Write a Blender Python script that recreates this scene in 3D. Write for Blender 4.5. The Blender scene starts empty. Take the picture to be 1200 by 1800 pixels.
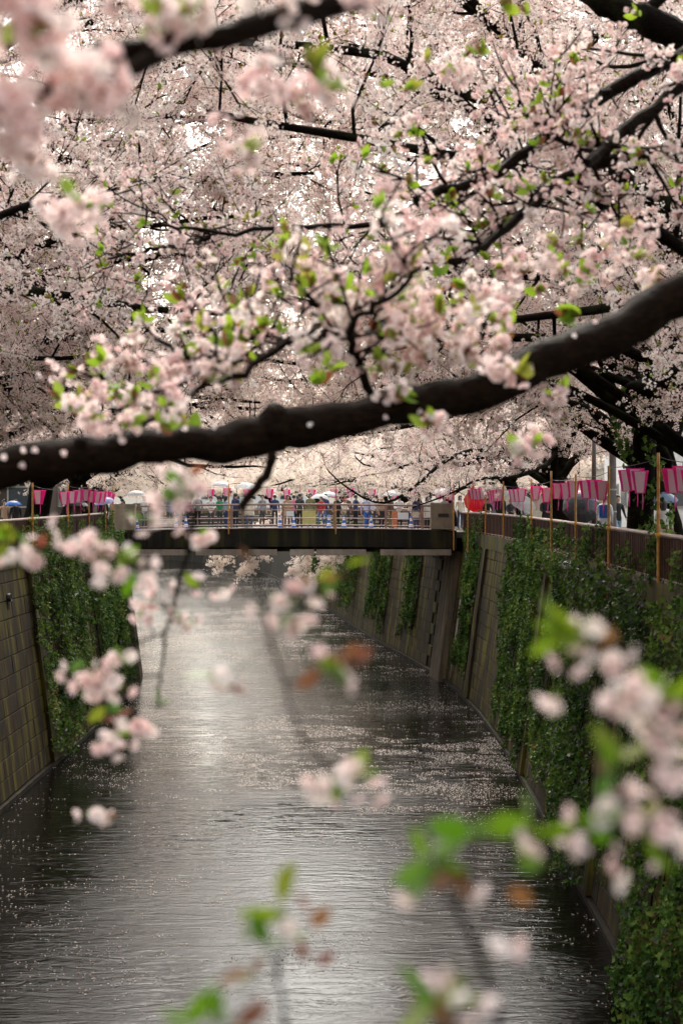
import bpy, math, random
import numpy as np
from mathutils import Vector, Matrix, Euler

C = bpy.context.scene.collection
scene = bpy.context.scene
R = math.radians
rnd = random.Random(11)
nrng = np.random.default_rng(5)

# ------------------------------------------------------------------ camera, world, sun, exposure
EYE = 8.9                      # eye height over the water (z = 0)
HOR = 872.0                    # row of the horizon in the 1200x1800 photograph
F = 2500.0                     # focal length in photograph pixels (50 mm on 24x36)
cam_d = bpy.data.cameras.new('camera')
cam = bpy.data.objects.new('camera', cam_d)
C.objects.link(cam)
cam.location = (0, 0, EYE)
cam.rotation_euler = (R(90), 0, 0)
cam_d.lens = 50
cam_d.sensor_width = 36
cam_d.sensor_fit = 'AUTO'
cam_d.shift_y = -28.0 / 1800.0
cam_d.clip_start = 0.05
cam_d.clip_end = 3000
cam_d.dof.use_dof = True
cam_d.dof.focus_distance = 52
cam_d.dof.aperture_fstop = 2.7
cam_d.dof.aperture_blades = 0
scene.camera = cam

world = bpy.data.worlds.new('World')
scene.world = world
world.use_nodes = True
wn = world.node_tree
wn.nodes.clear()
w_out = wn.nodes.new('ShaderNodeOutputWorld')
w_bg = wn.nodes.new('ShaderNodeBackground')
w_sky = wn.nodes.new('ShaderNodeTexSky')
w_sky.sky_type = 'NISHITA'
w_sky.sun_disc = False
SUN_EL, SUN_AZ = 50.0, 1.0
w_sky.sun_elevation = R(SUN_EL)
w_sky.sun_rotation = R(SUN_AZ)
w_sky.air_density = 2.2
w_sky.dust_density = 4.0
w_hs = wn.nodes.new('ShaderNodeHueSaturation')
w_hs.inputs['Saturation'].default_value = 0.4
w_bg.inputs['Strength'].default_value = 0.15
wn.links.new(w_sky.outputs[0], w_hs.inputs['Color'])
wn.links.new(w_hs.outputs[0], w_bg.inputs['Color'])
wn.links.new(w_bg.outputs[0], w_out.inputs['Surface'])

sun_d = bpy.data.lights.new('sun', 'SUN')
sun_d.energy = 1.0
sun_d.angle = R(25)
sun_d.color = (1.0, 0.92, 0.80)
sun = bpy.data.objects.new('sun', sun_d)
C.objects.link(sun)
_el, _az = R(SUN_EL), R(SUN_AZ)
_sd = Vector((math.sin(_az) * math.cos(_el), math.cos(_az) * math.cos(_el), math.sin(_el)))
sun.rotation_euler = (-_sd).to_track_quat('-Z', 'Y').to_euler()
sun.location = (0, 0, 60)

scene.view_settings.view_transform = 'Standard'
scene.view_settings.look = 'None'
scene.view_settings.exposure = 1.62
scene.view_settings.gamma = 1.0
scene.view_settings.use_curve_mapping = False
scene.render.engine = 'CYCLES'
scene.cycles.max_bounces = 10
scene.cycles.diffuse_bounces = 6
scene.cycles.glossy_bounces = 4
scene.cycles.transmission_bounces = 6
scene.cycles.caustics_reflective = False
scene.cycles.caustics_refractive = False
scene.cycles.sample_clamp_indirect = 8
scene.cycles.use_denoising = True

# ------------------------------------------------------------------ helpers

def P(px, py, Y):
    """a point of the place seen at photograph pixel px, py at the distance Y"""
    return Vector(((px - 600.0) / F * Y, Y, EYE + (HOR - py) / F * Y))


def proj(p):
    return 600 + F * p[0] / p[1], HOR - F * (p[2] - EYE) / p[1]


class MB:
    """collects faces and links them as one mesh object"""
    def __init__(self):
        self.v, self.f, self.n = [], [], 0

    def add(self, verts, faces, mat=0, smooth=False):
        verts = np.asarray(verts, dtype=np.float32).reshape(-1, 3)
        faces = np.asarray(faces, dtype=np.int64)
        self.v.append(verts)
        self.f.append((faces + self.n, mat, smooth))
        self.n += len(verts)

    def box(self, c, s, mat=0, rz=0.0, m=None):
        x, y, z = s[0] / 2, s[1] / 2, s[2] / 2
        v = np.array([(-x, -y, -z), (x, -y, -z), (x, y, -z), (-x, y, -z), (-x, -y, z), (x, -y, z), (x, y, z), (-x, y, z)])
        if m is not None:
            mm = np.array(m.to_3x3())
            v = v @ mm.T
        elif rz:
            cs, sn = math.cos(rz), math.sin(rz)
            v = v @ np.array([(cs, -sn, 0), (sn, cs, 0), (0, 0, 1)]).T
        self.hexa(v + np.array(c), mat)

    def hexa(self, v, mat=0):
        self.add(v, [(0, 3, 2, 1), (4, 5, 6, 7), (0, 1, 5, 4), (1, 2, 6, 5), (2, 3, 7, 6), (3, 0, 4, 7)], mat)

    def tube(self, pts, rad, k=6, mat=0, cap=True, smooth=True):
        pts = np.asarray([tuple(p) for p in pts], dtype=np.float64)
        n = len(pts)
        rad = np.broadcast_to(np.asarray(rad, dtype=np.float64), (n,))
        t = np.gradient(pts, axis=0)
        t /= np.linalg.norm(t, axis=1)[:, None] + 1e-9
        mean = t.mean(0)
        ref = np.array((0, 0, 1.0)) if abs(mean[2]) < 0.8 * np.linalg.norm(mean) + 1e-9 else np.array((0, 1.0, 0))
        a = np.cross(t, ref)
        a /= np.linalg.norm(a, axis=1)[:, None] + 1e-9
        b = np.cross(t, a)
        th = np.arange(k) * 2 * math.pi / k
        v = pts[:, None, :] + rad[:, None, None] * (np.cos(th)[None, :, None] * a[:, None, :] + np.sin(th)[None, :, None] * b[:, None, :])
        i = np.arange(n - 1)[:, None] * k
        j = np.arange(k)[None, :]
        j2 = (j + 1) % k
        f = np.stack([i + j, i + j2, i + k + j2, i + k + j], -1).reshape(-1, 4)
        self.add(v.reshape(-1, 3), f[:, ::-1], mat, smooth)
        if cap and k >= 3:
            base = self.n - n * k
            self.f.append((np.array([list(range(base, base + k))]), mat, False))
            self.f.append((np.array([list(range(base + (n - 1) * k, base + n * k))[::-1]]), mat, False))

    def lathe(self, prof, k=10, c=(0, 0, 0), mat=0, smooth=True, m=None):
        prof = np.asarray(prof, float)
        th = np.arange(k) * 2 * math.pi / k
        v = np.stack([prof[:, None, 0] * np.cos(th), prof[:, None, 0] * np.sin(th), np.repeat(prof[:, None, 1], k, 1)], -1).reshape(-1, 3)
        if m is not None:
            v = v @ np.array(m.to_3x3()).T
        n = len(prof)
        i = np.arange(n - 1)[:, None] * k
        j = np.arange(k)[None, :]
        j2 = (j + 1) % k
        f = np.stack([i + j, i + j2, i + k + j2, i + k + j], -1).reshape(-1, 4)
        self.add(v + np.array(c), f, mat, smooth)

    def build(self, name, mats, parent=None):
        me = bpy.data.meshes.new(name)
        V = np.concatenate(self.v) if self.v else np.zeros((0, 3), np.float32)
        me.vertices.add(len(V))
        me.vertices.foreach_set('co', V.astype(np.float32).ravel())
        nl = sum(f.size for f, _, _ in self.f)
        npol = sum(len(f) for f, _, _ in self.f)
        me.loops.add(nl)
        me.polygons.add(npol)
        me.loops.foreach_set('vertex_index', np.concatenate([f.ravel() for f, _, _ in self.f]).astype(np.int32))
        starts, mi, sm, o = [], [], [], 0
        for f, m_, s_ in self.f:
            k = f.shape[1]
            starts.append(o + np.arange(len(f)) * k)
            mi.append(np.full(len(f), m_))
            sm.append(np.full(len(f), s_))
            o += f.size
        me.polygons.foreach_set('loop_start', np.concatenate(starts).astype(np.int32))
        me.polygons.foreach_set('material_index', np.concatenate(mi).astype(np.int32))
        me.polygons.foreach_set('use_smooth', np.concatenate(sm).astype(bool))
        for m_ in (mats if isinstance(mats, (list, tuple)) else [mats]):
            me.materials.append(m_)
        me.update(calc_edges=True)
        me.validate()
        ob = bpy.data.objects.new(name, me)
        C.objects.link(ob)
        if parent is not None:
            ob.parent = parent
        return ob


def empty(name, loc=(0, 0, 0), rz=0.0):
    o = bpy.data.objects.new(name, None)
    o.empty_display_size = 0.2
    o.location = loc
    o.rotation_euler = (0, 0, rz)
    C.objects.link(o)
    return o


def tag(o, label=None, cat=None, group=None, kind=None):
    if label:
        o['label'] = label
    if cat:
        o['category'] = cat
    if group:
        o['group'] = group
    if kind:
        o['kind'] = kind
    return o


def inst(name, me, parent, loc=(0, 0, 0), rot=(0, 0, 0), scale=(1, 1, 1)):
    o = bpy.data.objects.new(name, me)
    o.location = loc
    o.rotation_euler = rot
    o.scale = scale
    C.objects.link(o)
    if parent is not None:
        o.parent = parent
    return o


def copy_tree(o, parent=None):
    c = o.copy()
    C.objects.link(c)
    c.parent = parent
    for ch in list(o.children):
        copy_tree(ch, c)
    return c


def unlinked(ob):
    C.objects.unlink(ob)
    return ob


# ------------------------------------------------------------------ materials
def mat(name):
    m = bpy.data.materials.new(name)
    m.use_nodes = True
    nt = m.node_tree
    nt.nodes.clear()
    out = nt.nodes.new('ShaderNodeOutputMaterial')
    return m, nt, out


def N(nt, kind, **kw):
    n = nt.nodes.new(kind)
    for k, v in kw.items():
        setattr(n, k, v)
    return n


def ramp(nt, fac, stops):
    r = nt.nodes.new('ShaderNodeValToRGB')
    el = r.color_ramp.elements
    while len(el) < len(stops):
        el.new(0.5)
    for e, (p, c) in zip(el, stops):
        e.position = p
        e.color = (*c, 1)
    nt.links.new(fac, r.inputs[0])
    return r.outputs[0]


def noise(nt, scale, detail=4, vec=None, rough=0.6, dist=0.0):
    n = nt.nodes.new('ShaderNodeTexNoise')
    n.inputs['Scale'].default_value = scale
    n.inputs['Detail'].default_value = detail
    n.inputs['Roughness'].default_value = rough
    n.inputs['Distortion'].default_value = dist
    if vec is not None:
        nt.links.new(vec, n.inputs['Vector'])
    return n.outputs['Fac']


def pos(nt, scale=(1, 1, 1)):
    g = nt.nodes.new('ShaderNodeNewGeometry')
    mp = nt.nodes.new('ShaderNodeMapping')
    mp.inputs['Scale'].default_value = scale
    nt.links.new(g.outputs['Position'], mp.inputs['Vector'])
    return mp.outputs[0]


def objco(nt, scale=(1, 1, 1)):
    g = nt.nodes.new('ShaderNodeTexCoord')
    mp = nt.nodes.new('ShaderNodeMapping')
    mp.inputs['Scale'].default_value = scale
    nt.links.new(g.outputs['Object'], mp.inputs['Vector'])
    return mp.outputs[0]


def mixc(nt, fac, a, b, mode='MIX'):
    m = nt.nodes.new('ShaderNodeMix')
    m.data_type = 'RGBA'
    m.blend_type = mode
    for sock, val in ((m.inputs[0], fac), (m.inputs[6], a), (m.inputs[7], b)):
        if hasattr(val, 'is_linked') or isinstance(val, bpy.types.NodeSocket):
            nt.links.new(val, sock)
        elif isinstance(val, (int, float)):
            sock.default_value = val
        else:
            sock.default_value = (*val, 1)
    return m.outputs[2]


def bump(nt, h, strength=0.3, dist=0.02):
    b = nt.nodes.new('ShaderNodeBump')
    b.inputs['Strength'].default_value = strength
    b.inputs['Distance'].default_value = dist
    nt.links.new(h, b.inputs['Height'])
    return b.outputs[0]


def principled(nt, out, col, rough=0.6, metal=0.0, nrm=None, spec=0.5):
    b = nt.nodes.new('ShaderNodeBsdfPrincipled')
    if isinstance(col, bpy.types.NodeSocket):
        nt.links.new(col, b.inputs['Base Color'])
    else:
        b.inputs['Base Color'].default_value = (*col, 1)
    if isinstance(rough, bpy.types.NodeSocket):
        nt.links.new(rough, b.inputs['Roughness'])
    else:
        b.inputs['Roughness'].default_value = rough
    b.inputs['Metallic'].default_value = metal
    b.inputs['Specular IOR Level'].default_value = spec
    if nrm is not None:
        nt.links.new(nrm, b.inputs['Normal'])
    nt.links.new(b.outputs[0], out.inputs['Surface'])
    return b


def plain(name, col, rough=0.6, metal=0.0, var=0.15, scale=6.0, bs=0.15, spec=0.5):
    """paint, cloth or metal with a little uneven wear"""
    m, nt, out = mat(name)
    f = noise(nt, scale, 5, objco(nt))
    d = tuple(c * (1 - var) for c in col)
    l = tuple(min(1, c * (1 + var)) for c in col)
    c = ramp(nt, f, [(0.3, d), (0.7, l)])
    principled(nt, out, c, rough, metal, bump(nt, f, bs, 0.01), spec)
    return m


def leafy(name, stops, trans=0.35, rough=0.45, spec=0.4, hue_noise=None):
    """thin leaf or petal; each one takes its own colour from the ramp; some light passes through"""
    m, nt, out = mat(name)
    oi = nt.nodes.new('ShaderNodeObjectInfo')
    fac = oi.outputs['Random']
    if hue_noise:
        f2 = noise(nt, hue_noise, 2, pos(nt))
        mx = nt.nodes.new('ShaderNodeMath')
        mx.operation = 'MULTIPLY_ADD'
        nt.links.new(oi.outputs['Random'], mx.inputs[0])
        mx.inputs[1].default_value = 0.5
        a2 = nt.nodes.new('ShaderNodeMath')
        a2.operation = 'MULTIPLY_ADD'
        nt.links.new(f2, a2.inputs[0])
        a2.inputs[1].default_value = 1.6
        a2.inputs[2].default_value = -0.55
        nt.links.new(a2.outputs[0], mx.inputs[2])
        fac = mx.outputs[0]
    col = ramp(nt, fac, stops)
    b = nt.nodes.new('ShaderNodeBsdfPrincipled')
    nt.links.new(col, b.inputs['Base Color'])
    b.inputs['Roughness'].default_value = rough
    b.inputs['Specular IOR Level'].default_value = spec
    t = nt.nodes.new('ShaderNodeBsdfTranslucent')
    nt.links.new(col, t.inputs['Color'])
    mx = nt.nodes.new('ShaderNodeMixShader')
    mx.inputs[0].default_value = trans
    nt.links.new(b.outputs[0], mx.inputs[1])
    nt.links.new(t.outputs[0], mx.inputs[2])
    nt.links.new(mx.outputs[0], out.inputs['Surface'])
    return m


M = {}
M['petal'] = leafy('petal', [(0.0, (0.89, 0.69, 0.65)), (0.45, (0.94, 0.82, 0.765)), (1.0, (0.96, 0.90, 0.85))], 0.5, 0.6, 0.2)
M['petal_far'] = leafy('petal_far', [(0.0, (0.90, 0.77, 0.68)), (0.5, (0.94, 0.84, 0.755)), (1.0, (0.96, 0.90, 0.82))], 0.5, 0.6, 0.2)
M['petal_near'] = leafy('petal_near', [(0.0, (0.86, 0.61, 0.58)), (0.5, (0.90, 0.72, 0.68)), (1.0, (0.94, 0.83, 0.78))], 0.4, 0.55, 0.25)
M['calyx'] = leafy('calyx', [(0.0, (0.20, 0.045, 0.035)), (0.6, (0.26, 0.08, 0.05)), (1.0, (0.20, 0.13, 0.04))], 0.2)
M['new_leaf'] = leafy('new_leaf', [(0.0, (0.30, 0.40, 0.03)), (0.6, (0.22, 0.36, 0.025)), (1.0, (0.34, 0.30, 0.05))], 0.5, 0.4)
M['fresh_leaf'] = leafy('fresh_leaf', [(0.0, (0.075, 0.19, 0.008)), (0.7, (0.15, 0.25, 0.012)), (1.0, (0.22, 0.24, 0.02))], 0.45, 0.35)
M['bronze_leaf'] = leafy('bronze_leaf', [(0.0, (0.20, 0.05, 0.03)), (1.0, (0.22, 0.11, 0.035))], 0.45, 0.4)
M['ivy'] = leafy('ivy', [(0.0, (0.016, 0.034, 0.008)), (0.30, (0.035, 0.080, 0.012)), (0.56, (0.085, 0.160, 0.024)), (0.88, (0.20, 0.28, 0.050)), (1.0, (0.17, 0.085, 0.03))], 0.25, 0.5, 0.14, 0.8)
M['ivy_grey'] = leafy('ivy_grey', [(0.0, (0.05, 0.06, 0.045)), (0.6, (0.09, 0.10, 0.075)), (1.0, (0.14, 0.13, 0.10))], 0.15, 0.35, 0.5)


def bark_material(name, dark, light, rough, moss=0.0, spec=0.2):
    m, nt, out = mat(name)
    big = noise(nt, 2.2, 5, pos(nt))
    fine = noise(nt, 28, 6, pos(nt, (1, 1, 2.2)), 0.7)
    ring = noise(nt, 9, 3, pos(nt, (0.6, 0.6, 4.0)), 0.6, 0.6)
    c = ramp(nt, fine, [(0.35, dark), (0.62, tuple((a + b) / 2 for a, b in zip(dark, light))), (0.8, light)])
    if moss:
        mk = ramp(nt, big, [(0.5, (0, 0, 0)), (0.68, (moss,) * 3)])
        c = mixc(nt, mk, c, (0.035, 0.04, 0.018))
    mth = nt.nodes.new('ShaderNodeMath')
    mth.operation = 'ADD'
    nt.links.new(fine, mth.inputs[0])
    nt.links.new(ring, mth.inputs[1])
    rg = ramp(nt, big, [(0.35, (rough - 0.12,) * 3), (0.7, (rough + 0.2,) * 3)])
    principled(nt, out, c, rg, 0, bump(nt, mth.outputs[0], 0.8, 0.03), spec)
    return m


M['bark'] = bark_material('bark', (0.004, 0.0028, 0.002), (0.016, 0.010, 0.007), 0.75, 0.5, 0.03)
M['bark_wet'] = bark_material('bark_wet', (0.0045, 0.0028, 0.0018), (0.034, 0.017, 0.009), 0.55, 0.0, 0.03)
M['cut_wood'] = plain('cut_wood', (0.22, 0.15, 0.08), 0.8)


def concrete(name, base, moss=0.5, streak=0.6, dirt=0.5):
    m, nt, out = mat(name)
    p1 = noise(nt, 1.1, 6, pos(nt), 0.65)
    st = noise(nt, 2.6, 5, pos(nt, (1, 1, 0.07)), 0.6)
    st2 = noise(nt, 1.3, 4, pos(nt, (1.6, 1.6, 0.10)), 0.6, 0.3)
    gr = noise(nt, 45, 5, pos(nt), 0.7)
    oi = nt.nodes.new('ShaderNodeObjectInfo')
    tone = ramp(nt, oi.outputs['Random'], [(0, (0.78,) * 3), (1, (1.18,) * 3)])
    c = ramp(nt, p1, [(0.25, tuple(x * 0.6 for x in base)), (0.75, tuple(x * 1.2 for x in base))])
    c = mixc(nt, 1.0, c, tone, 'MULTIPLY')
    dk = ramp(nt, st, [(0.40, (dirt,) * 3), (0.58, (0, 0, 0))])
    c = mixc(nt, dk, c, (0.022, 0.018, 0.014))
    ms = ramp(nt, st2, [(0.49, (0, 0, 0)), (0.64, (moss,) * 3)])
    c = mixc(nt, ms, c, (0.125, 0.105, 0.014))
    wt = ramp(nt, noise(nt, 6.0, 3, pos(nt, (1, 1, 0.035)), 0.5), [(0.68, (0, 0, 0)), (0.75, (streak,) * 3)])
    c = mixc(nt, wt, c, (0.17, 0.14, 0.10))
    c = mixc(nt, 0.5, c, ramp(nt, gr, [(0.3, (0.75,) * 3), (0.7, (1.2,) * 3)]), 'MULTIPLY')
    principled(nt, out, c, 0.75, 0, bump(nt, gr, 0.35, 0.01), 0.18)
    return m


M['wall'] = concrete('wall_concrete', (0.050, 0.031, 0.012), 0.95, 0.25, 0.85)
M['joint'] = concrete('joint_mortar', (0.022, 0.016, 0.011), 0.25, 0.1, 0.8)
M['coping'] = concrete('coping_concrete', (0.10, 0.085, 0.05), 0.9, 0.3, 0.6)
M['pier'] = concrete('pier_concrete', (0.19, 0.14, 0.095), 0.15, 0.3, 0.55)
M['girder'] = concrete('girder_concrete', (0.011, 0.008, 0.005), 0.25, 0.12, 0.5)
M['pipe'] = concrete('duct_concrete', (0.36, 0.29, 0.23), 0.1, 0.2, 0.2)
M['pillar'] = concrete('pillar_stone', (0.30, 0.235, 0.17), 0.1, 0.2, 0.3)
M['plaque'] = plain('plaque', (0.015, 0.013, 0.012), 0.4)
M['rail'] = plain('rail_paint', (0.26, 0.155, 0.125), 0.4, 0.0, 0.25, 4, 0.1)
M['rail_pale'] = plain('pale_rail', (0.48, 0.36, 0.33), 0.35, 0.0, 0.15, 8)
M['deck'] = plain('deck_asphalt', (0.10, 0.09, 0.085), 0.85, 0, 0.2, 10)
M['asphalt'] = plain('asphalt', (0.045, 0.040, 0.035), 0.9, 0, 0.25, 1.5)
M['earth'] = plain('earth', (0.05, 0.04, 0.028), 0.9, 0, 0.4, 1.2, 0.5)


def rust_material():
    m, nt, out = mat('fence_steel')
    a = noise(nt, 1.5, 6, pos(nt, (1, 1, 0.5)), 0.65)
    s = noise(nt, 5, 5, pos(nt, (1, 1, 0.08)), 0.6)
    c = ramp(nt, a, [(0.3, (0.028, 0.009, 0.006)), (0.55, (0.055, 0.018, 0.011)), (0.8, (0.09, 0.036, 0.02))])
    c = mixc(nt, ramp(nt, s, [(0.6, (0, 0, 0)), (0.72, (0.4,) * 3)]), c, (0.16, 0.09, 0.06))
    principled(nt, out, c, 0.6, 0.0, bump(nt, a, 0.3, 0.01), 0.2)
    return m


M['fence'] = rust_material()
M['bamboo'] = plain('bamboo', (0.44, 0.21, 0.045), 0.4, 0, 0.22, 3)
M['tie'] = plain('tie_rope', (0.55, 0.27, 0.02), 0.8)


def paper(name, col, tr):
    m, nt, out = mat(name)
    f = noise(nt, 8, 4, objco(nt))
    c = ramp(nt, f, [(0.3, tuple(x * 0.9 for x in col)), (0.7, col)])
    d = nt.nodes.new('ShaderNodeBsdfDiffuse')
    t = nt.nodes.new('ShaderNodeBsdfTranslucent')
    g = nt.nodes.new('ShaderNodeBsdfGlossy')
    g.inputs['Roughness'].default_value = 0.35
    nt.links.new(c, d.inputs[0])
    nt.links.new(c, t.inputs[0])
    mx = nt.nodes.new('ShaderNodeMixShader')
    mx.inputs[0].default_value = tr
    nt.links.new(d.outputs[0], mx.inputs[1])
    nt.links.new(t.outputs[0], mx.inputs[2])
    m2 = nt.nodes.new('ShaderNodeMixShader')
    m2.inputs[0].default_value = 0.05
    nt.links.new(mx.outputs[0], m2.inputs[1])
    nt.links.new(g.outputs[0], m2.inputs[2])
    nt.links.new(m2.outputs[0], out.inputs[0])
    return m


M['paper_white'] = paper('lantern_white', (0.95, 0.80, 0.86), 0.42)
M['paper_pink'] = paper('lantern_magenta', (0.99, 0.06, 0.55), 0.68)
M['ribbon'] = paper('lantern_ribbon', (0.92, 0.12, 0.50), 0.5)
M['wire'] = plain('wire', (0.03, 0.028, 0.025), 0.6)
M['steel_pole'] = plain('steel_pole', (0.30, 0.29, 0.28), 0.45, 0.3)
M['brown_pole'] = plain('brown_pole', (0.06, 0.035, 0.025), 0.5)
M['box_beige'] = plain('meter_box', (0.42, 0.33, 0.20), 0.5)
M['orange'] = plain('orange_cloth', (0.75, 0.20, 0.02), 0.7)
M['orange_wood'] = plain('orange_board', (0.50, 0.17, 0.08), 0.6)
M['white_card'] = plain('white_card', (0.78, 0.76, 0.74), 0.7, 0, 0.05)
M['yellow_cloth'] = plain('yellow_cloth', (0.50, 0.46, 0.16), 0.8)
M['cone_blue'] = plain('cone_blue', (0.03, 0.13, 0.48), 0.5)
M['cone_white'] = plain('cone_white', (0.80, 0.80, 0.80), 0.5)
M['skin'] = plain('skin', (0.52, 0.31, 0.22), 0.5, 0, 0.06)
M['hair'] = plain('hair_black', (0.012, 0.009, 0.008), 0.4, 0, 0.3, 30)
M['hair_brown'] = plain('hair_brown', (0.07, 0.03, 0.018), 0.4, 0, 0.3, 30)
M['hair_grey'] = plain('hair_grey', (0.30, 0.28, 0.27), 0.5, 0, 0.2, 30)
M['eye'] = plain('eye_dark', (0.02, 0.015, 0.012), 0.2)
M['shoe'] = plain('shoe', (0.03, 0.026, 0.024), 0.5)
CLOTH = {}


def cloth(name, col):
    if name not in CLOTH:
        CLOTH[name] = plain('cloth_' + name, col, 0.85, 0, 0.18, 5, 0.4)
    return CLOTH[name]


COL = dict(white=(0.62, 0.60, 0.57), black=(0.014, 0.013, 0.014), navy=(0.03, 0.04, 0.10), grey=(0.24, 0.24, 0.25), tan=(0.40, 0.27, 0.17),
           denim=(0.08, 0.14, 0.26), lavender=(0.42, 0.44, 0.62), pink=(0.50, 0.16, 0.24), red=(0.38, 0.03, 0.03), olive=(0.18, 0.17, 0.07),
           brown=(0.12, 0.07, 0.045), cream=(0.66, 0.58, 0.46), skyblue=(0.26, 0.34, 0.42), green=(0.03, 0.26, 0.11), charcoal=(0.05, 0.05, 0.055), cobalt=(0.02, 0.10, 0.36))


def CL(n):
    return cloth(n, COL[n])


def umbrella_fabric(name, col, tr, alpha=1.0):
    m, nt, out = mat(name)
    f = noise(nt, 3, 4, objco(nt))
    c = ramp(nt, f, [(0.3, tuple(x * 0.88 for x in col)), (0.7, col)])
    b = nt.nodes.new('ShaderNodeBsdfPrincipled')
    nt.links.new(c, b.inputs['Base Color'])
    b.inputs['Roughness'].default_value = 0.3
    t = nt.nodes.new('ShaderNodeBsdfTranslucent')
    nt.links.new(c, t.inputs[0])
    mx = nt.nodes.new('ShaderNodeMixShader')
    mx.inputs[0].default_value = tr
    nt.links.new(b.outputs[0], mx.inputs[1])
    nt.links.new(t.outputs[0], mx.inputs[2])
    last = mx.outputs[0]
    if alpha < 1:
        tp = nt.nodes.new('ShaderNodeBsdfTransparent')
        m3 = nt.nodes.new('ShaderNodeMixShader')
        m3.inputs[0].default_value = alpha
        nt.links.new(tp.outputs[0], m3.inputs[1])
        nt.links.new(last, m3.inputs[2])
        last = m3.outputs[0]
    nt.links.new(last, out.inputs[0])
    return m


UM = {
    'red': umbrella_fabric('umbrella_red', (0.75, 0.012, 0.02), 0.4),
    'grey': umbrella_fabric('umbrella_grey', (0.035, 0.035, 0.038), 0.1),
    'black': umbrella_fabric('umbrella_black', (0.02, 0.02, 0.022), 0.05),
    'white': umbrella_fabric('umbrella_white', (0.82, 0.82, 0.82), 0.45),
    'clear': umbrella_fabric('umbrella_clear', (0.80, 0.82, 0.84), 0.5, 0.6),
    'lavender': umbrella_fabric('umbrella_lavender', (0.48, 0.50, 0.74), 0.45),
    'blue': umbrella_fabric('umbrella_blue', (0.03, 0.17, 0.62), 0.3),
    'slate': umbrella_fabric('umbrella_slate', (0.16, 0.22, 0.34), 0.3),
}


def water_material():
    m, nt, out = mat('river_water')
    v1 = pos(nt, (0.8, 3.2, 1))
    v2 = pos(nt, (4.0, 11.0, 1))
    v3 = pos(nt, (0.15, 0.22, 1))
    a = noise(nt, 1.0, 3, v1, 0.6, 1.2)
    b = noise(nt, 1.0, 5, v2, 0.65, 0.8)
    g = noise(nt, 1.0, 2, v3)
    ga = ramp(nt, g, [(0.38, (0.15,) * 3), (0.62, (1,) * 3)])
    mul = nt.nodes.new('ShaderNodeMath'); mul.operation = 'MULTIPLY'
    nt.links.new(b, mul.inputs[0]); nt.links.new(ga, mul.inputs[1])
    s = nt.nodes.new('ShaderNodeMath'); s.operation = 'MULTIPLY_ADD'
    nt.links.new(mul.outputs[0], s.inputs[0]); s.inputs[1].default_value = 0.42
    nt.links.new(a, s.inputs[2])
    bp = bump(nt, s.outputs[0], 1.0, 0.023)
    p = principled(nt, out, (0.004, 0.003, 0.002), 0.03, 0, bp, 0.6)
    p.inputs['IOR'].default_value = 1.29
    return m


M['water'] = water_material()
M['build_cream'] = plain('wall_cream', (0.62, 0.56, 0.47), 0.8)
M['build_white'] = plain('wall_white', (0.72, 0.70, 0.67), 0.8)
M['build_brown'] = plain('wall_brown', (0.06, 0.04, 0.028), 0.8)
M['glass'] = plain('window_glass', (0.05, 0.06, 0.07), 0.08, 0, 0.2)
M['frame'] = plain('window_frame', (0.35, 0.33, 0.30), 0.5)

# ------------------------------------------------------------------ the course of the canal
_XR = np.array([(-30, 4.8), (10, 5.1), (28, 5.37), (42, 5.7), (54, 5.8), (63, 5.5), (72, 4.6), (89, 1.9), (118, -1.9), (161, -8), (188, -17), (215, -35), (250, -66), (300, -115), (620, -420)], float)
_XL = np.array([(-30, -10.2), (20, -9.8), (40, -9.65), (57, -9.4), (68, -9.8), (75, -10.7), (89, -13.2), (118, -17.5), (158, -24), (180, -36), (203, -58), (240, -98), (300, -160), (620, -470)], float)
BAT, ROAD, WTOP = 0.13, 7.2, 7.2


def _smooth(tab, y):
    ys = np.clip(np.asarray(y, float)[..., None] + np.array([-5, -2.5, 0, 2.5, 5.0]), tab[0, 0], tab[-1, 0])
    return np.interp(ys, tab[:, 0], tab[:, 1]).mean(-1)


def XR(y, z=0.0):
    return _smooth(_XR, y) + BAT * np.asarray(z)


def XL(y, z=0.0):
    return _smooth(_XL, y) - BAT * np.asarray(z)


def xr(y, z=0.0):
    return float(XR(y, z))


def xl(y, z=0.0):
    return float(XL(y, z))


# ------------------------------------------------------------------ setting: water, ground
mb = MB()
mb.add([(-400, -40, 0), (400, -40, 0), (400, 900, 0), (-400, 900, 0)], [(0, 1, 2, 3)])
tag(mb.build('water', M['water']), 'dark rippled canal water between the ivy covered walls', None, None, 'structure')

ys = np.concatenate([np.arange(-30, 200, 2.5), np.arange(200, 621, 20)])
for side in (1, -1):
    mb = MB()
    e = (XR(ys, WTOP) + 0.25) if side > 0 else (XL(ys, WTOP) - 0.25)
    w = 7.0
    rows = [e, e + side * w, e + side * 400]
    zz = [ROAD, ROAD, ROAD]
    V = np.stack([np.stack([r_, ys, np.full_like(ys, z_)], -1) for r_, z_ in zip(rows, zz)], 1)
    n = len(ys)
    f = []
    for j in range(2):
        i = np.arange(n - 1)
        q = np.stack([i * 3 + j, i * 3 + j + 1, (i + 1) * 3 + j + 1, (i + 1) * 3 + j], -1)
        mb.add(V.reshape(-1, 3), q if side > 0 else q[:, ::-1], j) if j == 0 else mb.f.append((q if side > 0 else q[:, ::-1], 1, False))
    tag(mb.build('pavement', [M['asphalt'], M['earth']]), 'asphalt riverside walk on the %s bank' % ('right' if side > 0 else 'left'), None, None, 'structure')
mb = MB()
mb.add([(-900, 620, ROAD - 0.1), (900, 620, ROAD - 0.1), (900, 1500, ROAD - 0.1), (-900, 1500, ROAD - 0.1)], [(0, 1, 2, 3)])
tag(mb.build('ground', M['earth']), 'distant ground', None, None, 'structure')

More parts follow.
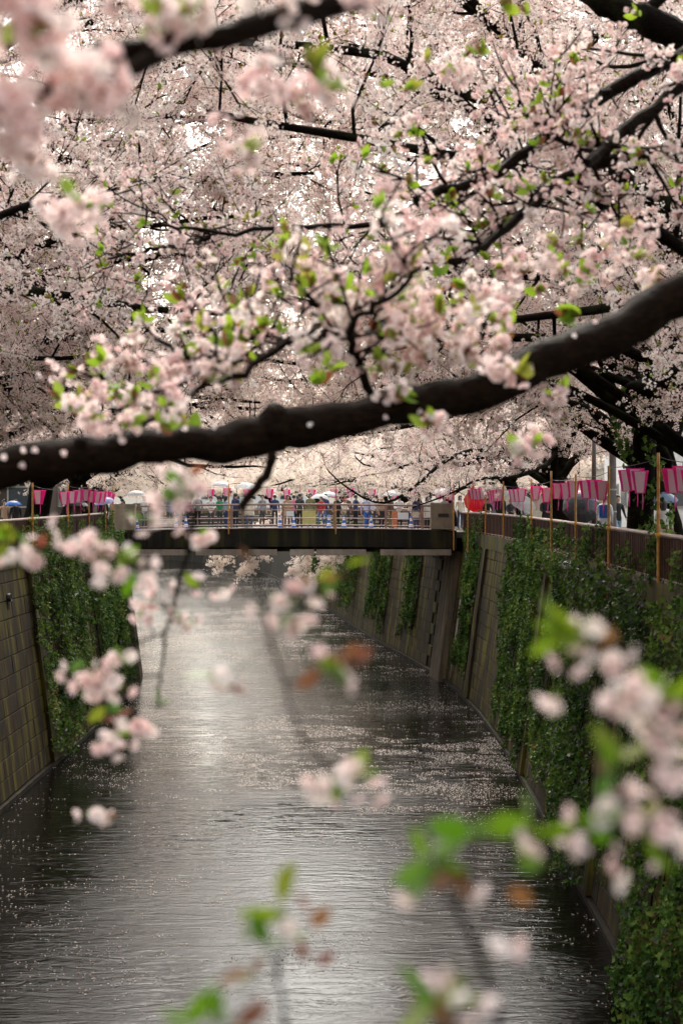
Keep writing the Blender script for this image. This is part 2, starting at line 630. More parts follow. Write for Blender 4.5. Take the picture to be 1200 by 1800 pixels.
# ------------------------------------------------------------------ retaining walls built of concrete blocks
BH, BW = 0.55, 1.65
NC = 12                       # courses, up to z = 6.6


def block_mesh():
    mb = MB()
    h, w, d, c = BH / 2 - 0.012, BW / 2 - 0.012, 0.04, 0.012
    # local axes: x out of the wall, y along, z up
    b = [(-d, -w, -h), (-d, w, -h), (-d, w, h), (-d, -w, h)]
    m_ = [(d - c, -w, -h), (d - c, w, -h), (d - c, w, h), (d - c, -w, h)]
    t = [(d, -w + c, -h + c), (d, w - c, -h + c), (d, w - c, h - c), (d, -w + c, h - c)]
    f = []
    for k in range(4):
        k2 = (k + 1) % 4
        f += [(k, k2, 4 + k2, 4 + k), (4 + k, 4 + k2, 8 + k2, 8 + k)]
    f += [(8, 9, 10, 11)]
    mb.add(b + m_ + t, f)
    o = mb.build('block', M['wall'])
    bpy.data.objects.remove(o)
    return bpy.data.meshes['block']


BLOCK = block_mesh()
_bv = np.array([v.co[:] for v in BLOCK.vertices])
_bf = np.array([p.vertices[:] for p in BLOCK.polygons])
# stretches where the wall shows bare (y0, y1) on each side
BARE = {1: [(20, 29.5), (54.0, 62.8), (66.0, 67.5)], -1: [(36, 46.6), (53.6, 56.2)]}


def make_wall(side, label):
    X = xr if side > 0 else xl
    root = empty('retaining_wall', (X(40), 40, 0))
    tag(root, label, 'retaining wall')
    root.matrix_world
    off = Vector(root.location)

    def loc(p):
        return Vector(p) - off
    # body
    mb = MB()
    yy = np.concatenate([np.arange(-20, 130, 1.5), np.arange(130, 621, 10)])
    pts = []
    for z_, o_ in ((-1.5, 0.03), (6.62, 0.03), (6.62, 0.9), (-1.5, 1.5)):
        x = (XR(yy, z_) + o_) if side > 0 else (XL(yy, z_) - o_)
        pts.append(np.stack([x, yy, np.full_like(yy, z_)], -1) - np.array(off))
    V = np.stack(pts, 1).reshape(-1, 3)
    i = np.arange(len(yy) - 1)
    fs = np.concatenate([np.stack([i * 4 + k, i * 4 + (k + 1) % 4, (i + 1) * 4 + (k + 1) % 4, (i + 1) * 4 + k], -1) for k in range(4)])
    mb.add(V, fs if side < 0 else fs[:, ::-1])
    mb.build('wall_body', M['joint'], root)
    # coping and plinth
    for nm, z0, z1, o0, o1, mt in (('coping', 6.615, 7.2, -0.10, 0.55, M['coping']), ('plinth', -1.2, 0.13, -0.12, 0.10, M['joint'])):
        mb = MB()
        pts = []
        zs = (6.8 if nm == 'coping' else 0.0)
        for z_, o_ in ((z0, o0), (z1, o0), (z1, o1), (z0, o1)):
            x = (XR(yy, zs) + o_) if side > 0 else (XL(yy, zs) - o_)
            pts.append(np.stack([x, yy, np.full_like(yy, z_)], -1) - np.array(off))
        V = np.stack(pts, 1).reshape(-1, 3)
        mb.add(V, fs if side < 0 else fs[:, ::-1])
        mb.build(nm, mt, root)
    # blocks
    stuff = MB()
    nobj = 0
    y = -6.0
    ni = int((134 + 6) / BW)
    for j in range(NC):
        z_ = 0.16 + BH * (j + 0.5) if j > 0 else 0.16 + BH * 0.5
        for i in range(ni):
            yc = -6 + (i + 0.5 + (0.5 if j % 2 else 0)) * BW
            if side > 0 and yc > 68.5 and yc < 72.5:
                continue
            xc = X(yc, z_)
            slope = (X(yc + 0.5, z_) - X(yc - 0.5, z_))
            ang = math.atan2(-slope, 1.0)
            if side > 0:
                m_ = Matrix.Rotation(ang, 4, 'Z') @ Matrix.Rotation(math.pi, 4, 'Z') @ Matrix.Rotation(-math.atan(BAT), 4, 'Y')
            else:
                m_ = Matrix.Rotation(ang, 4, 'Z') @ Matrix.Rotation(-math.atan(BAT), 4, 'Y')
            rj = rnd.uniform(-0.008, 0.008)
            ctr = Vector((xc + (-rj if side > 0 else rj), yc, z_))
            bare = any(a <= yc <= b for a, b in BARE[side])
            px, py = proj(ctr)
            if bare and -60 < px < 1260 and py < 1860 and nobj < 295:
                o = inst('block', BLOCK, root, ctr - off, m_.to_euler())
                nobj += 1
            else:
                v = _bv @ np.array(m_.to_3x3()).T + np.array(ctr - off)
                stuff.add(v, _bf)
    o = stuff.build('blockwork', M['wall'], root)
    o['kind'] = 'stuff'
    # buttress ribs
    ribs = (47.2, 55.0, 63.5) if side < 0 else (31.5, 45.0, 61.8)
    for yr in ribs:
        mb = MB()
        hw, d = 0.42, 0.16
        v = []
        for z_ in (0.17, 6.61):
            for a, b in ((-hw, 0.05), (hw, 0.05), (hw, -d), (-hw, -d)):
                v.append((X(yr + a, z_) + side * b - off.x, yr + a - off.y, z_))
        mb.hexa([v[0], v[1], v[2], v[3], v[4], v[5], v[6], v[7]] if side < 0 else [v[3], v[2], v[1], v[0], v[7], v[6], v[5], v[4]])
        mb.build('buttress', M['wall'], root)
    return root


wall_r = make_wall(1, 'mossy concrete block embankment wall below the right hand lantern fence')
wall_l = make_wall(-1, 'stained concrete block embankment wall below the black umbrella bank')

mb = MB()
_dy, _dz = 43.9, 5.75
_dx = xl(_dy, _dz)
mb.lathe([(0.10, -0.05), (0.13, -0.05), (0.13, 0.16), (0.10, 0.16), (0.10, -0.05)], 12, (_dx, _dy, _dz), 0, True, Euler((0, R(80), 0)).to_matrix().to_4x4())
mb.box((_dx + 0.07, _dy, _dz - 0.28), (0.03, 0.24, 0.42))
tag(mb.build('drain_outlet', M['plaque']), 'dark drain outlet with a hanging flap on the bare left wall blocks', 'drain')

# drain pipe on the right wall by the bridge
mb = MB()
mb.tube([(xr(66.6, z) - 0.07, 66.6, z) for z in (6.6, 4, 2, 0.4)], 0.05, 8)
for z in (5.8, 3.4, 1.2):
    mb.box((xr(66.6, z) - 0.05, 66.6, z), (0.14, 0.16, 0.05))
tag(mb.build('drain_pipe', M['rail_pale']), 'thin pale drain pipe running down the wall beside the bridge pier', 'pipe')

# ------------------------------------------------------------------ bridge
BY0, BY1 = 67.5, 75.5
BXL, BXR = -11.0, 5.45


def zb(x):
    return 7.36 - 0.13 * ((x + 2.2) / 8.6) ** 2


bridge = empty('footbridge', (0, BY0, 7.3))
tag(bridge, 'low road bridge with brown railings spanning the canal', 'bridge')
boff = Vector(bridge.location)


def arch_slab(mb, x0, x1, y0, y1, dz0, dz1, n=14, mat=0):
    xs = np.linspace(x0, x1, n)
    for a, b in zip(xs[:-1], xs[1:]):
        pass
    V = []
    for x in xs:
        z = zb(x)
        V += [(x, y0, z + dz0), (x, y1, z + dz0), (x, y1, z + dz1), (x, y0, z + dz1)]
    V = np.array(V) - np.array(boff)
    i = np.arange(n - 1)
    f = np.concatenate([np.stack([i * 4 + k, i * 4 + (k + 1) % 4, (i + 1) * 4 + (k + 1) % 4, (i + 1) * 4 + k], -1) for k in range(4)])
    mb.add(V, f[:, ::-1], mat)
    mb.add(V[:4], [(0, 1, 2, 3)], mat)
    mb.add(V[-4:], [(3, 2, 1, 0)], mat)


mb = MB(); arch_slab(mb, -11.6, 6.3, BY0 + 0.30, BY1 - 0.3, -0.35, -0.06); mb.build('deck', M['deck'], bridge)
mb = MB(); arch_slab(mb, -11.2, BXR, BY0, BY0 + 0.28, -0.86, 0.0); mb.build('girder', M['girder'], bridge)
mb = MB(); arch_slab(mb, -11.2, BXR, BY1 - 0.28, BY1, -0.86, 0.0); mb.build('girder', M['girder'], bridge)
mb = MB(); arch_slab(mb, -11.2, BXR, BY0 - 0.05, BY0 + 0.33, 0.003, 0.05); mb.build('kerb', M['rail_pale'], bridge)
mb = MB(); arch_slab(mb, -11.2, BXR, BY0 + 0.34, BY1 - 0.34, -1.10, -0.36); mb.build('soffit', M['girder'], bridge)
for a, b in ((225, 330), (345, 425), (437, 487), (510, 552), (556, 643), (668, 792)):
    x0, x1 = (a - 600) / F * 67.7, (b - 600) / F * 67.7
    mb = MB()
    mb.box(((x0 + x1) / 2, 67.645, 6.23), (x1 - x0, 0.28, 0.28))
    mb.v = [v - np.array(boff, np.float32) for v in mb.v]
    mb.build('duct', M['pipe'], bridge)


def rail_bar(yr, dz, r, mtl, x0=-9.7, x1=4.2):
    mb = MB()
    xs = np.linspace(x0, x1, 16)
    mb.tube([(x, yr - boff.y, zb(x) + dz - boff.z) for x in xs], r, 6)
    return mb.build('rail', mtl, bridge)


for yr in (BY0 + 0.14, BY1 - 0.14):
    rail_bar(yr, 1.14, 0.05, M['rail'])
    for dz in (0.88, 0.5, 0.18):
        rail_bar(yr, dz, 0.024, M['rail_pale'] if dz < 0.6 else M['rail'])
    for px in (237 + 25, 317, 407, 497, 587, 678, 742):
        x = (px - 600) / F * 67.6
        mb = MB()
        mb.box((x, yr - boff.y, zb(x) + 0.57 - boff.z), (0.11, 0.10, 1.06))
        mb.build('post', M['rail'], bridge)
for (xa, xb), ya in (((-10.95, -9.8), BY0), ((4.24, 5.30), BY0), ((-10.95, -9.8), BY1 - 0.6), ((4.24, 5.30), BY1 - 0.6)):
    mb = MB()
    xc, w = (xa + xb) / 2, xb - xa
    zz = zb(xc)
    mb.box((xc - boff.x, ya + 0.3 - 0.04 - boff.y, zz + 0.56 - boff.z), (w, 0.62, 1.12))
    mb.box((xc, ya + 0.26 - boff.y, zz + 1.20 - boff.z), (w + 0.05, 0.66, 0.16))
    pl = mb.build('pillar', M['pillar'], bridge)
    if xa > 0 and ya == BY0:
        mb = MB()
        mb.box((xc + 0.05, ya - 0.065 - boff.y, zz + 0.72 - boff.z), (0.50, 0.03, 0.16))
        q = mb.build('plaque', M['plaque'], pl)
# abutment pier under the right end
for (x_off, y0, y1) in ((0.0, 68.2, 70.6),):
    mb = MB()
    v = []
    for z_ in (-1.0, 6.25):
        for yy_, o_ in ((y0, -0.35), (y1, -0.35), (y1, 0.5), (y0, 0.5)):
            v.append((xr(yy_, z_) + o_ - boff.x, yy_ - boff.y, z_ - boff.z))
    mb.hexa([v[0], v[3], v[2], v[1], v[4], v[7], v[6], v[5]])
    mb.build('pier', M['pier'], bridge)
mb = MB()
v = []
for z_ in (-1.0, 6.25):
    for yy_, o_ in ((68.2, 0.35), (70.6, 0.35), (70.6, -0.5), (68.2, -0.5)):
        v.append((xl(yy_, z_) + o_ - boff.x, yy_ - boff.y, z_ - boff.z))
mb.hexa([v[3], v[0], v[1], v[2], v[7], v[4], v[5], v[6]])
mb.build('pier', M['pier'], bridge)

# ------------------------------------------------------------------ riverside fences
def fence(xs_fn, y0, y1, step, label, extra=None, rail_m=None):
    root = empty('fence', (xs_fn(y0), y0, ROAD))
    tag(root, label, 'fence')
    off = Vector(root.location)
    pts = []
    y = y0
    while y <= y1 + 1e-6:
        pts.append(Vector((xs_fn(y), y, ROAD)))
        y += step
    if extra:
        pts += [Vector(p) for p in extra]
    post = MB(); post.box((0, 0, 0.44), (0.05, 0.05, 0.88)); po = post.build('post', M['fence'], root)
    pm = po.data
    bpy.data.objects.remove(po)
    pan = MB()
    pan.box((0, 0.5, 0.46), (0.02, 1.0, 0.84))
    for k in range(3):
        pan.box((0, 0.2 + 0.3 * k, 0.46), (0.045, 0.03, 0.836))
    po = pan.build('panel', M['fence'], root)
    nm = po.data
    bpy.data.objects.remove(po)
    for a, b in zip(pts[:-1], pts[1:]):
        d = b - a
        ang = math.atan2(-d.x, d.y)
        inst('panel', nm, root, a - off, (0, 0, ang), (1, d.length - 0.06, 1 + rnd.uniform(-0.01, 0.01)))
        inst('post', pm, root, a - off, (0, 0, ang))
    mb = MB()
    mb.tube([p - off + Vector((0, 0, 0.93)) for p in pts], 0.045, 8)
    mb.build('rail', rail_m or M['rail_pale'], root)
    mb = MB()
    mb.tube([p - off + Vector((0, 0, 0.06)) for p in pts], 0.025, 5)
    mb.build('bottom_rail', M['rail'], root)
    return root


def fxr(y):
    return xr(y, WTOP) + 0.02


def fxl(y):
    return xl(y, WTOP) - 0.02


fence(fxr, 8, 63.5, 0.925, 'rusty brown panel fence with pink rail along the right hand lanterns', [(6.1, 65.4, ROAD), (5.7, 67.0, ROAD)])
fence(fxl, 20, 65.0, 0.9, 'rusty brown panel fence with pink rail beside the black umbrella', [(-11.0, 66.6, ROAD)])
fence(fxr, 76.5, 150, 1.75, 'brown panel fence on the right bank beyond the bridge')
fence(fxl, 76.5, 150, 1.75, 'brown panel fence on the left bank beyond the bridge')

# ------------------------------------------------------------------ GN scatter (for what nobody could count)
_groups = {}


def scatter_group(protos):
    key = tuple(o.name for o in protos)
    if key in _groups:
        return _groups[key]
    g = bpy.data.node_groups.new('scatter', 'GeometryNodeTree')
    g.interface.new_socket('Geometry', in_out='INPUT', socket_type='NodeSocketGeometry')
    g.interface.new_socket('Geometry', in_out='OUTPUT', socket_type='NodeSocketGeometry')
    gi = g.nodes.new('NodeGroupInput')
    go = g.nodes.new('NodeGroupOutput')
    iop = g.nodes.new('GeometryNodeInstanceOnPoints')
    jn = g.nodes.new('GeometryNodeJoinGeometry')
    for o in protos[::-1]:
        oi = g.nodes.new('GeometryNodeObjectInfo')
        oi.inputs['Object'].default_value = o
        oi.inputs['As Instance'].default_value = True
        g.links.new(oi.outputs['Geometry'], jn.inputs[0])
    def attr(nm, t):
        a = g.nodes.new('GeometryNodeInputNamedAttribute')
        a.data_type = t
        a.inputs['Name'].default_value = nm
        return a.outputs['Attribute']
    e2r = g.nodes.new('FunctionNodeEulerToRotation')
    g.links.new(attr('rot', 'FLOAT_VECTOR'), e2r.inputs[0])
    g.links.new(gi.outputs[0], iop.inputs['Points'])
    g.links.new(jn.outputs[0], iop.inputs['Instance'])
    iop.inputs['Pick Instance'].default_value = True
    g.links.new(attr('pick', 'INT'), iop.inputs['Instance Index'])
    g.links.new(e2r.outputs[0], iop.inputs['Rotation'])
    g.links.new(attr('size', 'FLOAT'), iop.inputs['Scale'])
    g.links.new(iop.outputs[0], go.inputs[0])
    _groups[key] = g
    return g


def scatter(name, pts, rot, size, protos, parent=None, weights=None):
    pts = np.asarray(pts, np.float32)
    n = len(pts)
    me = bpy.data.meshes.new(name)
    me.vertices.add(n)
    me.vertices.foreach_set('co', pts.ravel())
    a = me.attributes.new('rot', 'FLOAT_VECTOR', 'POINT'); a.data.foreach_set('vector', np.asarray(rot, np.float32).ravel())
    a = me.attributes.new('size', 'FLOAT', 'POINT'); a.data.foreach_set('value', np.asarray(size, np.float32))
    a = me.attributes.new('pick', 'INT', 'POINT')
    pk = nrng.choice(len(protos), n, p=weights)
    a.data.foreach_set('value', pk.astype(np.int32))
    for o in protos:
        for m_ in o.data.materials:
            if m_.name not in me.materials:
                me.materials.append(m_)
    ob = bpy.data.objects.new(name, me)
    C.objects.link(ob)
    if parent is not None:
        ob.parent = parent
    md = ob.modifiers.new('scatter', 'NODES')
    md.node_group = scatter_group(protos)
    ob['kind'] = 'stuff'
    return ob


def rand_rot(n):
    return nrng.uniform(0, 2 * math.pi, (n, 3))


# ------------------------------------------------------------------ flower and leaf shapes
def petal_grid(r, w, nl, nw, cup):
    """rounded notched petal from the centre outwards along +x, cupped upwards"""
    V = []
    for i in range(nl + 1):
        t = i / nl
        half = w * (0.22 + 0.78 * math.sin(min(1.0, t * 1.15 + 0.06) * math.pi * 0.62)) * (1.0 if t < 0.99 else 0.72)
        for j in range(nw + 1):
            u = j / nw * 2 - 1
            x = r * (0.08 + 0.92 * t)
            if i == nl and nw % 2 == 0 and j == nw // 2:
                x -= r * 0.10
            if i == nl:
                x -= r * 0.05 * abs(u)
            V.append((x, half * u, r * cup * (t ** 1.7) + 0.25 * abs(half * u) * t))
    f = []
    for i in range(nl):
        for j in range(nw):
            a = i * (nw + 1) + j
            f.append((a, a + 1, a + nw + 2, a + nw + 1))
    return np.array(V), np.array(f)


def add_flower(mb, r, mtx, nl=3, nw=2, cup=0.45, cal=1, ped=0.0, jit=None):
    pv, pf = petal_grid(r, r * 0.46, nl, nw, cup)
    m3 = np.array(mtx.to_3x3()); tr = np.array(mtx.translation)
    for k in range(5):
        a = k * 2 * math.pi / 5 + (jit.uniform(-0.12, 0.12) if jit else 0)
        cs, sn = math.cos(a), math.sin(a)
        v = pv @ np.array([(cs, -sn, 0), (sn, cs, 0), (0, 0, 1)]).T
        if jit:
            v = v * (1 + jit.uniform(-0.1, 0.1))
            v[:, 2] += jit.uniform(-0.1, 0.1) * np.hypot(v[:, 0], v[:, 1])
        mb.add(v @ m3.T + tr, pf, 0, True)
    # heart, calyx
    k = 5
    th = np.arange(k) * 2 * math.pi / k
    ring = np.stack([np.cos(th) * r * 0.20, np.sin(th) * r * 0.20, np.full(k, r * 0.05)], -1)
    tip = np.array([[0, 0, -r * 0.42]])
    v = np.concatenate([ring, tip])
    mb.add(v @ m3.T + tr, [(i, (i + 1) % k, k) for i in range(k)], cal)
    mb.add(ring @ m3.T + tr + m3[:, 2] * r * 0.03, [tuple(range(k))], cal)
    if ped:
        b = tr - m3[:, 2] * r * 0.4
        e = tr - m3[:, 2] * (r * 0.4 + ped)
        mb.tube([b, (b + e) / 2, e], r * 0.045, 3, cal + 0, False)


def rotm(axis_to, spin=0.0, at=(0, 0, 0)):
    q = Vector((0, 0, 1)).rotation_difference(Vector(axis_to).normalized())
    return Matrix.Translation(Vector(at)) @ q.to_matrix().to_4x4() @ Matrix.Rotation(spin, 4, 'Z')


def rand_dir(r_):
    while True:
        v = Vector((r_.uniform(-1, 1), r_.uniform(-1, 1), r_.uniform(-1, 1)))
        if 0.05 < v.length < 1:
            return v.normalized()


def cluster_proto(name, nf, rad, fr, mats, nl, nw, seed, leaves=0):
    r_ = random.Random(seed)
    mb = MB()
    for i in range(nf):
        d = rand_dir(r_)
        p = d * rad * r_.uniform(0.75, 1.05)
        add_flower(mb, fr * r_.uniform(0.85, 1.15), rotm(d + rand_dir(r_) * 0.5, r_.uniform(0, 6), p), nl, nw, r_.uniform(0.3, 0.8), 1, 0, r_)
        if nl > 1:
            mb.tube([p * 0.8, Vector((0, 0, 0))], 0.0012, 3, 1, False)
    for i in range(leaves):
        d = rand_dir(r_)
        mb.add(*leaf_shape(0.035, 0.018, rotm(d, r_.uniform(0, 6), d * 0.03)), 2, True)
    o = mb.build(name, mats)
    return unlinked(o)


def leaf_shape(L, W, mtx, fold=0.35, curl=0.25):
    """pointed leaf lying along +z of mtx's frame, folded on its midrib"""
    prof = [(0, 0.05), (0.2, 0.7), (0.45, 1.0), (0.72, 0.72), (0.9, 0.3), (1.0, 0.02)]
    V, f = [], []
    for t, w in prof:
        x = math.sin(t * curl * 2) * L * 0.4
        V += [(x + w * W * fold, -w * W, t * L), (x, 0, t * L), (x + w * W * fold, w * W, t * L)]
    for i in range(len(prof) - 1):
        a = i * 3
        f += [(a, a + 1, a + 4, a + 3), (a + 1, a + 2, a + 5, a + 4)]
    V = np.array(V) @ np.array(mtx.to_3x3()).T + np.array(mtx.translation)
    return V, np.array(f)


def leaf_tuft_proto(name, n, L, mats, seed):
    r_ = random.Random(seed)
    mb = MB()
    for i in range(n):
        d = rand_dir(r_)
        d.z = abs(d.z) + 0.3
        l_ = L * r_.uniform(0.6, 1.2)
        v, f = leaf_shape(l_, l_ * 0.27, rotm(d, r_.uniform(0, 6)))
        mb.add(v, f, 0 if r_.random() < 0.8 else 1, True)
    return unlinked(mb.build(name, mats))


CL_MID = [cluster_proto('blossom_cluster', 7 + i % 3, 0.048, 0.019, [M['petal'], M['calyx'], M['new_leaf']], 2, 1, 40 + i, 0) for i in range(5)]
CL_FAR = [cluster_proto('blossom_cluster', 8 + i % 3, 0.055, 0.024, [M['petal_far'], M['calyx'], M['new_leaf']], 1, 1, 60 + i, 0) for i in range(5)]
CL_NEAR = [cluster_proto('blossom_cluster', 6 + i % 3, 0.045, 0.020, [M['petal_near'], M['calyx'], M['new_leaf']], 3, 2, 80 + i, 0) for i in range(5)]
LF_MID = [leaf_tuft_proto('leaf_tuft', 4, 0.060, [M['new_leaf'], M['bronze_leaf']], 90 + i) for i in range(4)]
LF_NEAR = [leaf_tuft_proto('leaf_tuft', 5, 0.055, [M['new_leaf'], M['bronze_leaf']], 95 + i) for i in range(4)]


def ivy_proto(name, seed, m_):
    r_ = random.Random(seed)
    s = 0.085
    pts = [(0, 0), (-0.45, 0.05), (-0.55, 0.45), (-0.25, 0.55), (0, 1.0), (0.25, 0.55), (0.55, 0.45), (0.45, 0.05)]
    V = [(x * s * r_.uniform(0.85, 1.15), (y - 0.2) * s, 0.012 * r_.uniform(-1, 1) + 0.22 * abs(x) * s) for x, y in pts] + [(0, 0.25 * s, 0)]
    f = [(i, (i + 1) % 8, 8) for i in range(8)]
    mb = MB()
    mb.add(V, f, 0, False)
    return unlinked(mb.build(name, m_))


IVY = [ivy_proto('ivy_leaf', 200 + i, M['ivy']) for i in range(4)]
IVYG = [ivy_proto('ivy_leaf', 210 + i, M['ivy_grey']) for i in range(2)]

# ------------------------------------------------------------------ cherry trees
def wander(p0, d0, length, n, droop, wig, r_, lift=0.0):
    pts = [Vector(p0)]
    d = Vector(d0).normalized()
    st = length / n
    for i in range(n):
        d = d + Vector((r_.gauss(0, wig), r_.gauss(0, wig), r_.gauss(0, wig) - droop + lift * (1 - i / n)))
        d.normalize()
        pts.append(pts[-1] + d * st)
    return pts


def resample(pts, n):
    """smooth curve through control points"""
    pts = [Vector(p) for p in pts]
    out = []
    m = len(pts) - 1
    for k in range(n + 1):
        t = k / n * m
        i = min(int(t), m - 1)
        u = t - i
        p0 = pts[max(i - 1, 0)]; p1 = pts[i]; p2 = pts[i + 1]; p3 = pts[min(i + 2, m)]
        out.append(0.5 * ((2 * p1) + (p2 - p0) * u + (2 * p0 - 5 * p1 + 4 * p2 - p3) * u * u + (3 * p1 - p0 - 3 * p2 + p3) * u ** 3))
    return out


class Tree:
    def __init__(self, base, label, cat='tree', group=None, seed=1, name='cherry_tree', clear=None):
        self.root = empty(name, base)
        tag(self.root, label, cat, group)
        self.off = Vector(base)
        self.r = random.Random(seed)
        self.twig = MB()
        self.cl, self.cs = [], []
        self.lf = []
        self.clear = clear
        self.bark = M['bark']

    def ok(self, p):
        return self.clear is None or self.clear(p)

    def limb(self, pts, r0, r1, n=12, k=8, name='limb', rough=0.0, mat_=None, build=True, power=1.0):
        q = resample(pts, n)
        if rough:
            for i in range(1, len(q) - 1):
                q[i] += Vector((self.r.gauss(0, rough), self.r.gauss(0, rough), self.r.gauss(0, rough)))
        rad = [r0 + (r1 - r0) * (i / n) ** power for i in range(n + 1)]
        rad = [x * (1 + self.r.uniform(-0.07, 0.07)) for x in rad]
        if build:
            mb = MB()
            mb.tube([p - self.off for p in q], rad, k)
            mb.build(name, mat_ or self.bark, self.root)
        return q, rad

    def foliate(self, q, rad, n2=12, n3=9, L2=2.2, L3=0.8, t0=0.25, sp=0.075, spread=0.07, tubes3=True, droop=0.03, up=0.25, size=1.0, leaf=0.05, cl2=True, bark_k=4, flat=None):
        r_ = self.r
        n = len(q) - 1
        for i in range(n2):
            t = t0 + (1 - t0) * (i + r_.random()) / n2
            f = t * n
            a = min(int(f), n - 1)
            p = q[a].lerp(q[a + 1], f - a)
            tan = (q[a + 1] - q[a]).normalized()
            side = rand_dir(r_)
            if flat is not None:
                side.z *= flat
            side = (side - tan * side.dot(tan)).normalized()
            d = tan * r_.uniform(0.2, 0.8) + side * r_.uniform(0.6, 1.0) + Vector((0, 0, up))
            l2 = L2 * r_.uniform(0.55, 1.15) * (1.1 - 0.45 * t)
            b = wander(p, d, l2, 5, droop, 0.16, r_)
            if not self.ok(b[-1]):
                d.z = abs(d.z) + 0.3
                b = wander(p, d, l2 * 0.7, 5, -0.03, 0.12, r_)
                if not self.ok(b[-1]):
                    continue
            ra = min(rad[a] * 0.5, 0.034) * (0.6 + 0.4 * l2 / L2)
            self.twig.tube([x - self.off for x in b], np.linspace(ra, max(0.006, ra * 0.25), 6), bark_k, 0, False)
            for j in range(n3):
                t3 = 0.15 + 0.85 * (j + r_.random()) / n3
                f3 = t3 * 5
                c = min(int(f3), 4)
                p3 = b[c].lerp(b[c + 1], f3 - c)
                tn = (b[c + 1] - b[c]).normalized()
                d3 = tn * r_.uniform(0.3, 1.0) + rand_dir(r_) * 0.8 + Vector((0, 0, up * 0.4))
                l3 = L3 * r_.uniform(0.4, 1.3)
                w = wander(p3, d3, l3, 3, droop, 0.18, r_)
                if not self.ok(w[-1]):
                    continue
                if tubes3:
                    self.twig.tube([x - self.off for x in w], (0.008, 0.006, 0.005, 0.003), 3, 0, False)
                m = max(2, int(l3 / sp))
                for s in range(m):
                    u = r_.random() ** 0.8 * 3
                    e = min(int(u), 2)
                    pp = w[e].lerp(w[e + 1], u - e)
                    pp = pp + Vector((r_.gauss(0, spread), r_.gauss(0, spread), r_.gauss(0, spread)))
                    if self.ok(pp):
                        self.cl.append(tuple(pp - self.off))
                        self.cs.append(size * r_.uniform(0.7, 1.3))
                    if r_.random() < leaf:
                        self.lf.append(tuple(w[e].lerp(w[e + 1], u - e) + rand_dir(r_) * 0.05 - self.off))

    def finish(self, protos, lprotos, leaf_size=1.0, name='blossom'):
        if self.twig.n:
            o = self.twig.build('twigs', self.bark, self.root)
            o['kind'] = 'stuff'
        n = len(self.cl)
        if n:
            scatter(name, self.cl, rand_rot(n), self.cs, protos, self.root)
        n = len(self.lf)
        if n:
            rr = rand_rot(n)
            rr[:, :2] *= 0.2
            scatter('leaves', self.lf, rr, nrng.uniform(0.7, 1.3, n) * leaf_size, lprotos, self.root)
        return self.root


def clear_canal(p):
    """the walks and the view under the crowns are kept clear"""
    if p[1] < 66:
        return p[2] > 9.5 + max(0.0, (p[1] - 20) * 0.004)
    return p[2] > 8.9


def cherry(x, y, toward, label, seed, H=9.5, reach=9.5, back=5.0, nl=8, n2=12, n3=9, near=True, size=1.0, leaf=0.05, trunk_r=0.3, lean=0.6, clear=clear_canal, group='cherry trees along the canal', tubes3=True, sp=0.075, dens_spread=0.08, lowb=0.34, fork=2.4, limb_f=0.8):
    T = Tree((x, y, ROAD), label, 'tree', group, seed, clear=clear)
    r_ = T.r
    tw = Vector((toward, r_.uniform(-0.25, 0.25), 0)).normalized()
    base = Vector((x, y, ROAD - 0.15))
    top = base + tw * lean + Vector((r_.uniform(-0.2, 0.2), r_.uniform(-0.2, 0.2), fork + 0.15))
    T.limb([base, base + tw * lean * 0.2 + Vector((0, 0, fork * 0.45)), top], trunk_r * 1.25, trunk_r * 0.85, 8, 12, 'trunk', 0.015, power=0.6)
    for i in range(nl):
        a = (i + r_.uniform(0.1, 0.9)) / nl * 2 * math.pi
        # more limbs lean over the water
        a = a - 0.45 * math.sin(a)
        cs, sn = math.cos(a), math.sin(a)
        out = Vector((tw.x * cs - tw.y * sn, tw.x * sn + tw.y * cs, 0))
        wgt = (1 + cs) / 2
        rr = (back + (reach - back) * wgt) * r_.uniform(0.72, 1.05)
        hh = H * r_.uniform(lowb, 1.0)
        if wgt > 0.7 and r_.random() < 0.4:
            hh = H * r_.uniform(lowb * 0.85, 0.55)
        hh = max(hh, fork + 0.5)
        end = base + out * rr + Vector((0, 0, hh))
        m1 = top.lerp(end, 0.33) + Vector((0, 0, 0.16 * rr * r_.uniform(0.3, 1.0))) + rand_dir(r_) * 0.35
        m2 = top.lerp(end, 0.7) + Vector((0, 0, 0.12 * rr * r_.uniform(0.2, 1.0))) + rand_dir(r_) * 0.45
        q, rad = T.limb([top - Vector((0, 0, 0.25)), m1, m2, end], trunk_r * limb_f * r_.uniform(0.42, 0.6), 0.03, 12, 7, 'limb', 0.05)
        T.foliate(q, rad, n2, n3, 2.5, 0.85, 0.12, sp, dens_spread, tubes3, 0.035, 0.22, size, leaf)
    return T


RB = lambda y, d=1.9: xr(y, WTOP) + d
LB = lambda y, d=1.9: xl(y, WTOP) - d
TREES = []


def add_tree(x, y, tw, label, seed, **kw):
    near = kw.pop('near', True)
    T = cherry(x, y, tw, label, seed, near=near, **kw)
    TREES.append(T)
    return T, near


full = dict(H=13.0, reach=12.0, back=3.2, nl=13, n2=16, n3=13, leaf=0.15, size=0.92, sp=0.07)
mid = dict(H=10.0, reach=7.2, back=5.5, nl=12, n2=16, n3=11, leaf=0.10)
farp = dict(H=9.5, reach=6.8, back=5.5, nl=9, n2=15, n3=10, leaf=0.09, size=1.5, sp=0.12, near=False, tubes3=False)

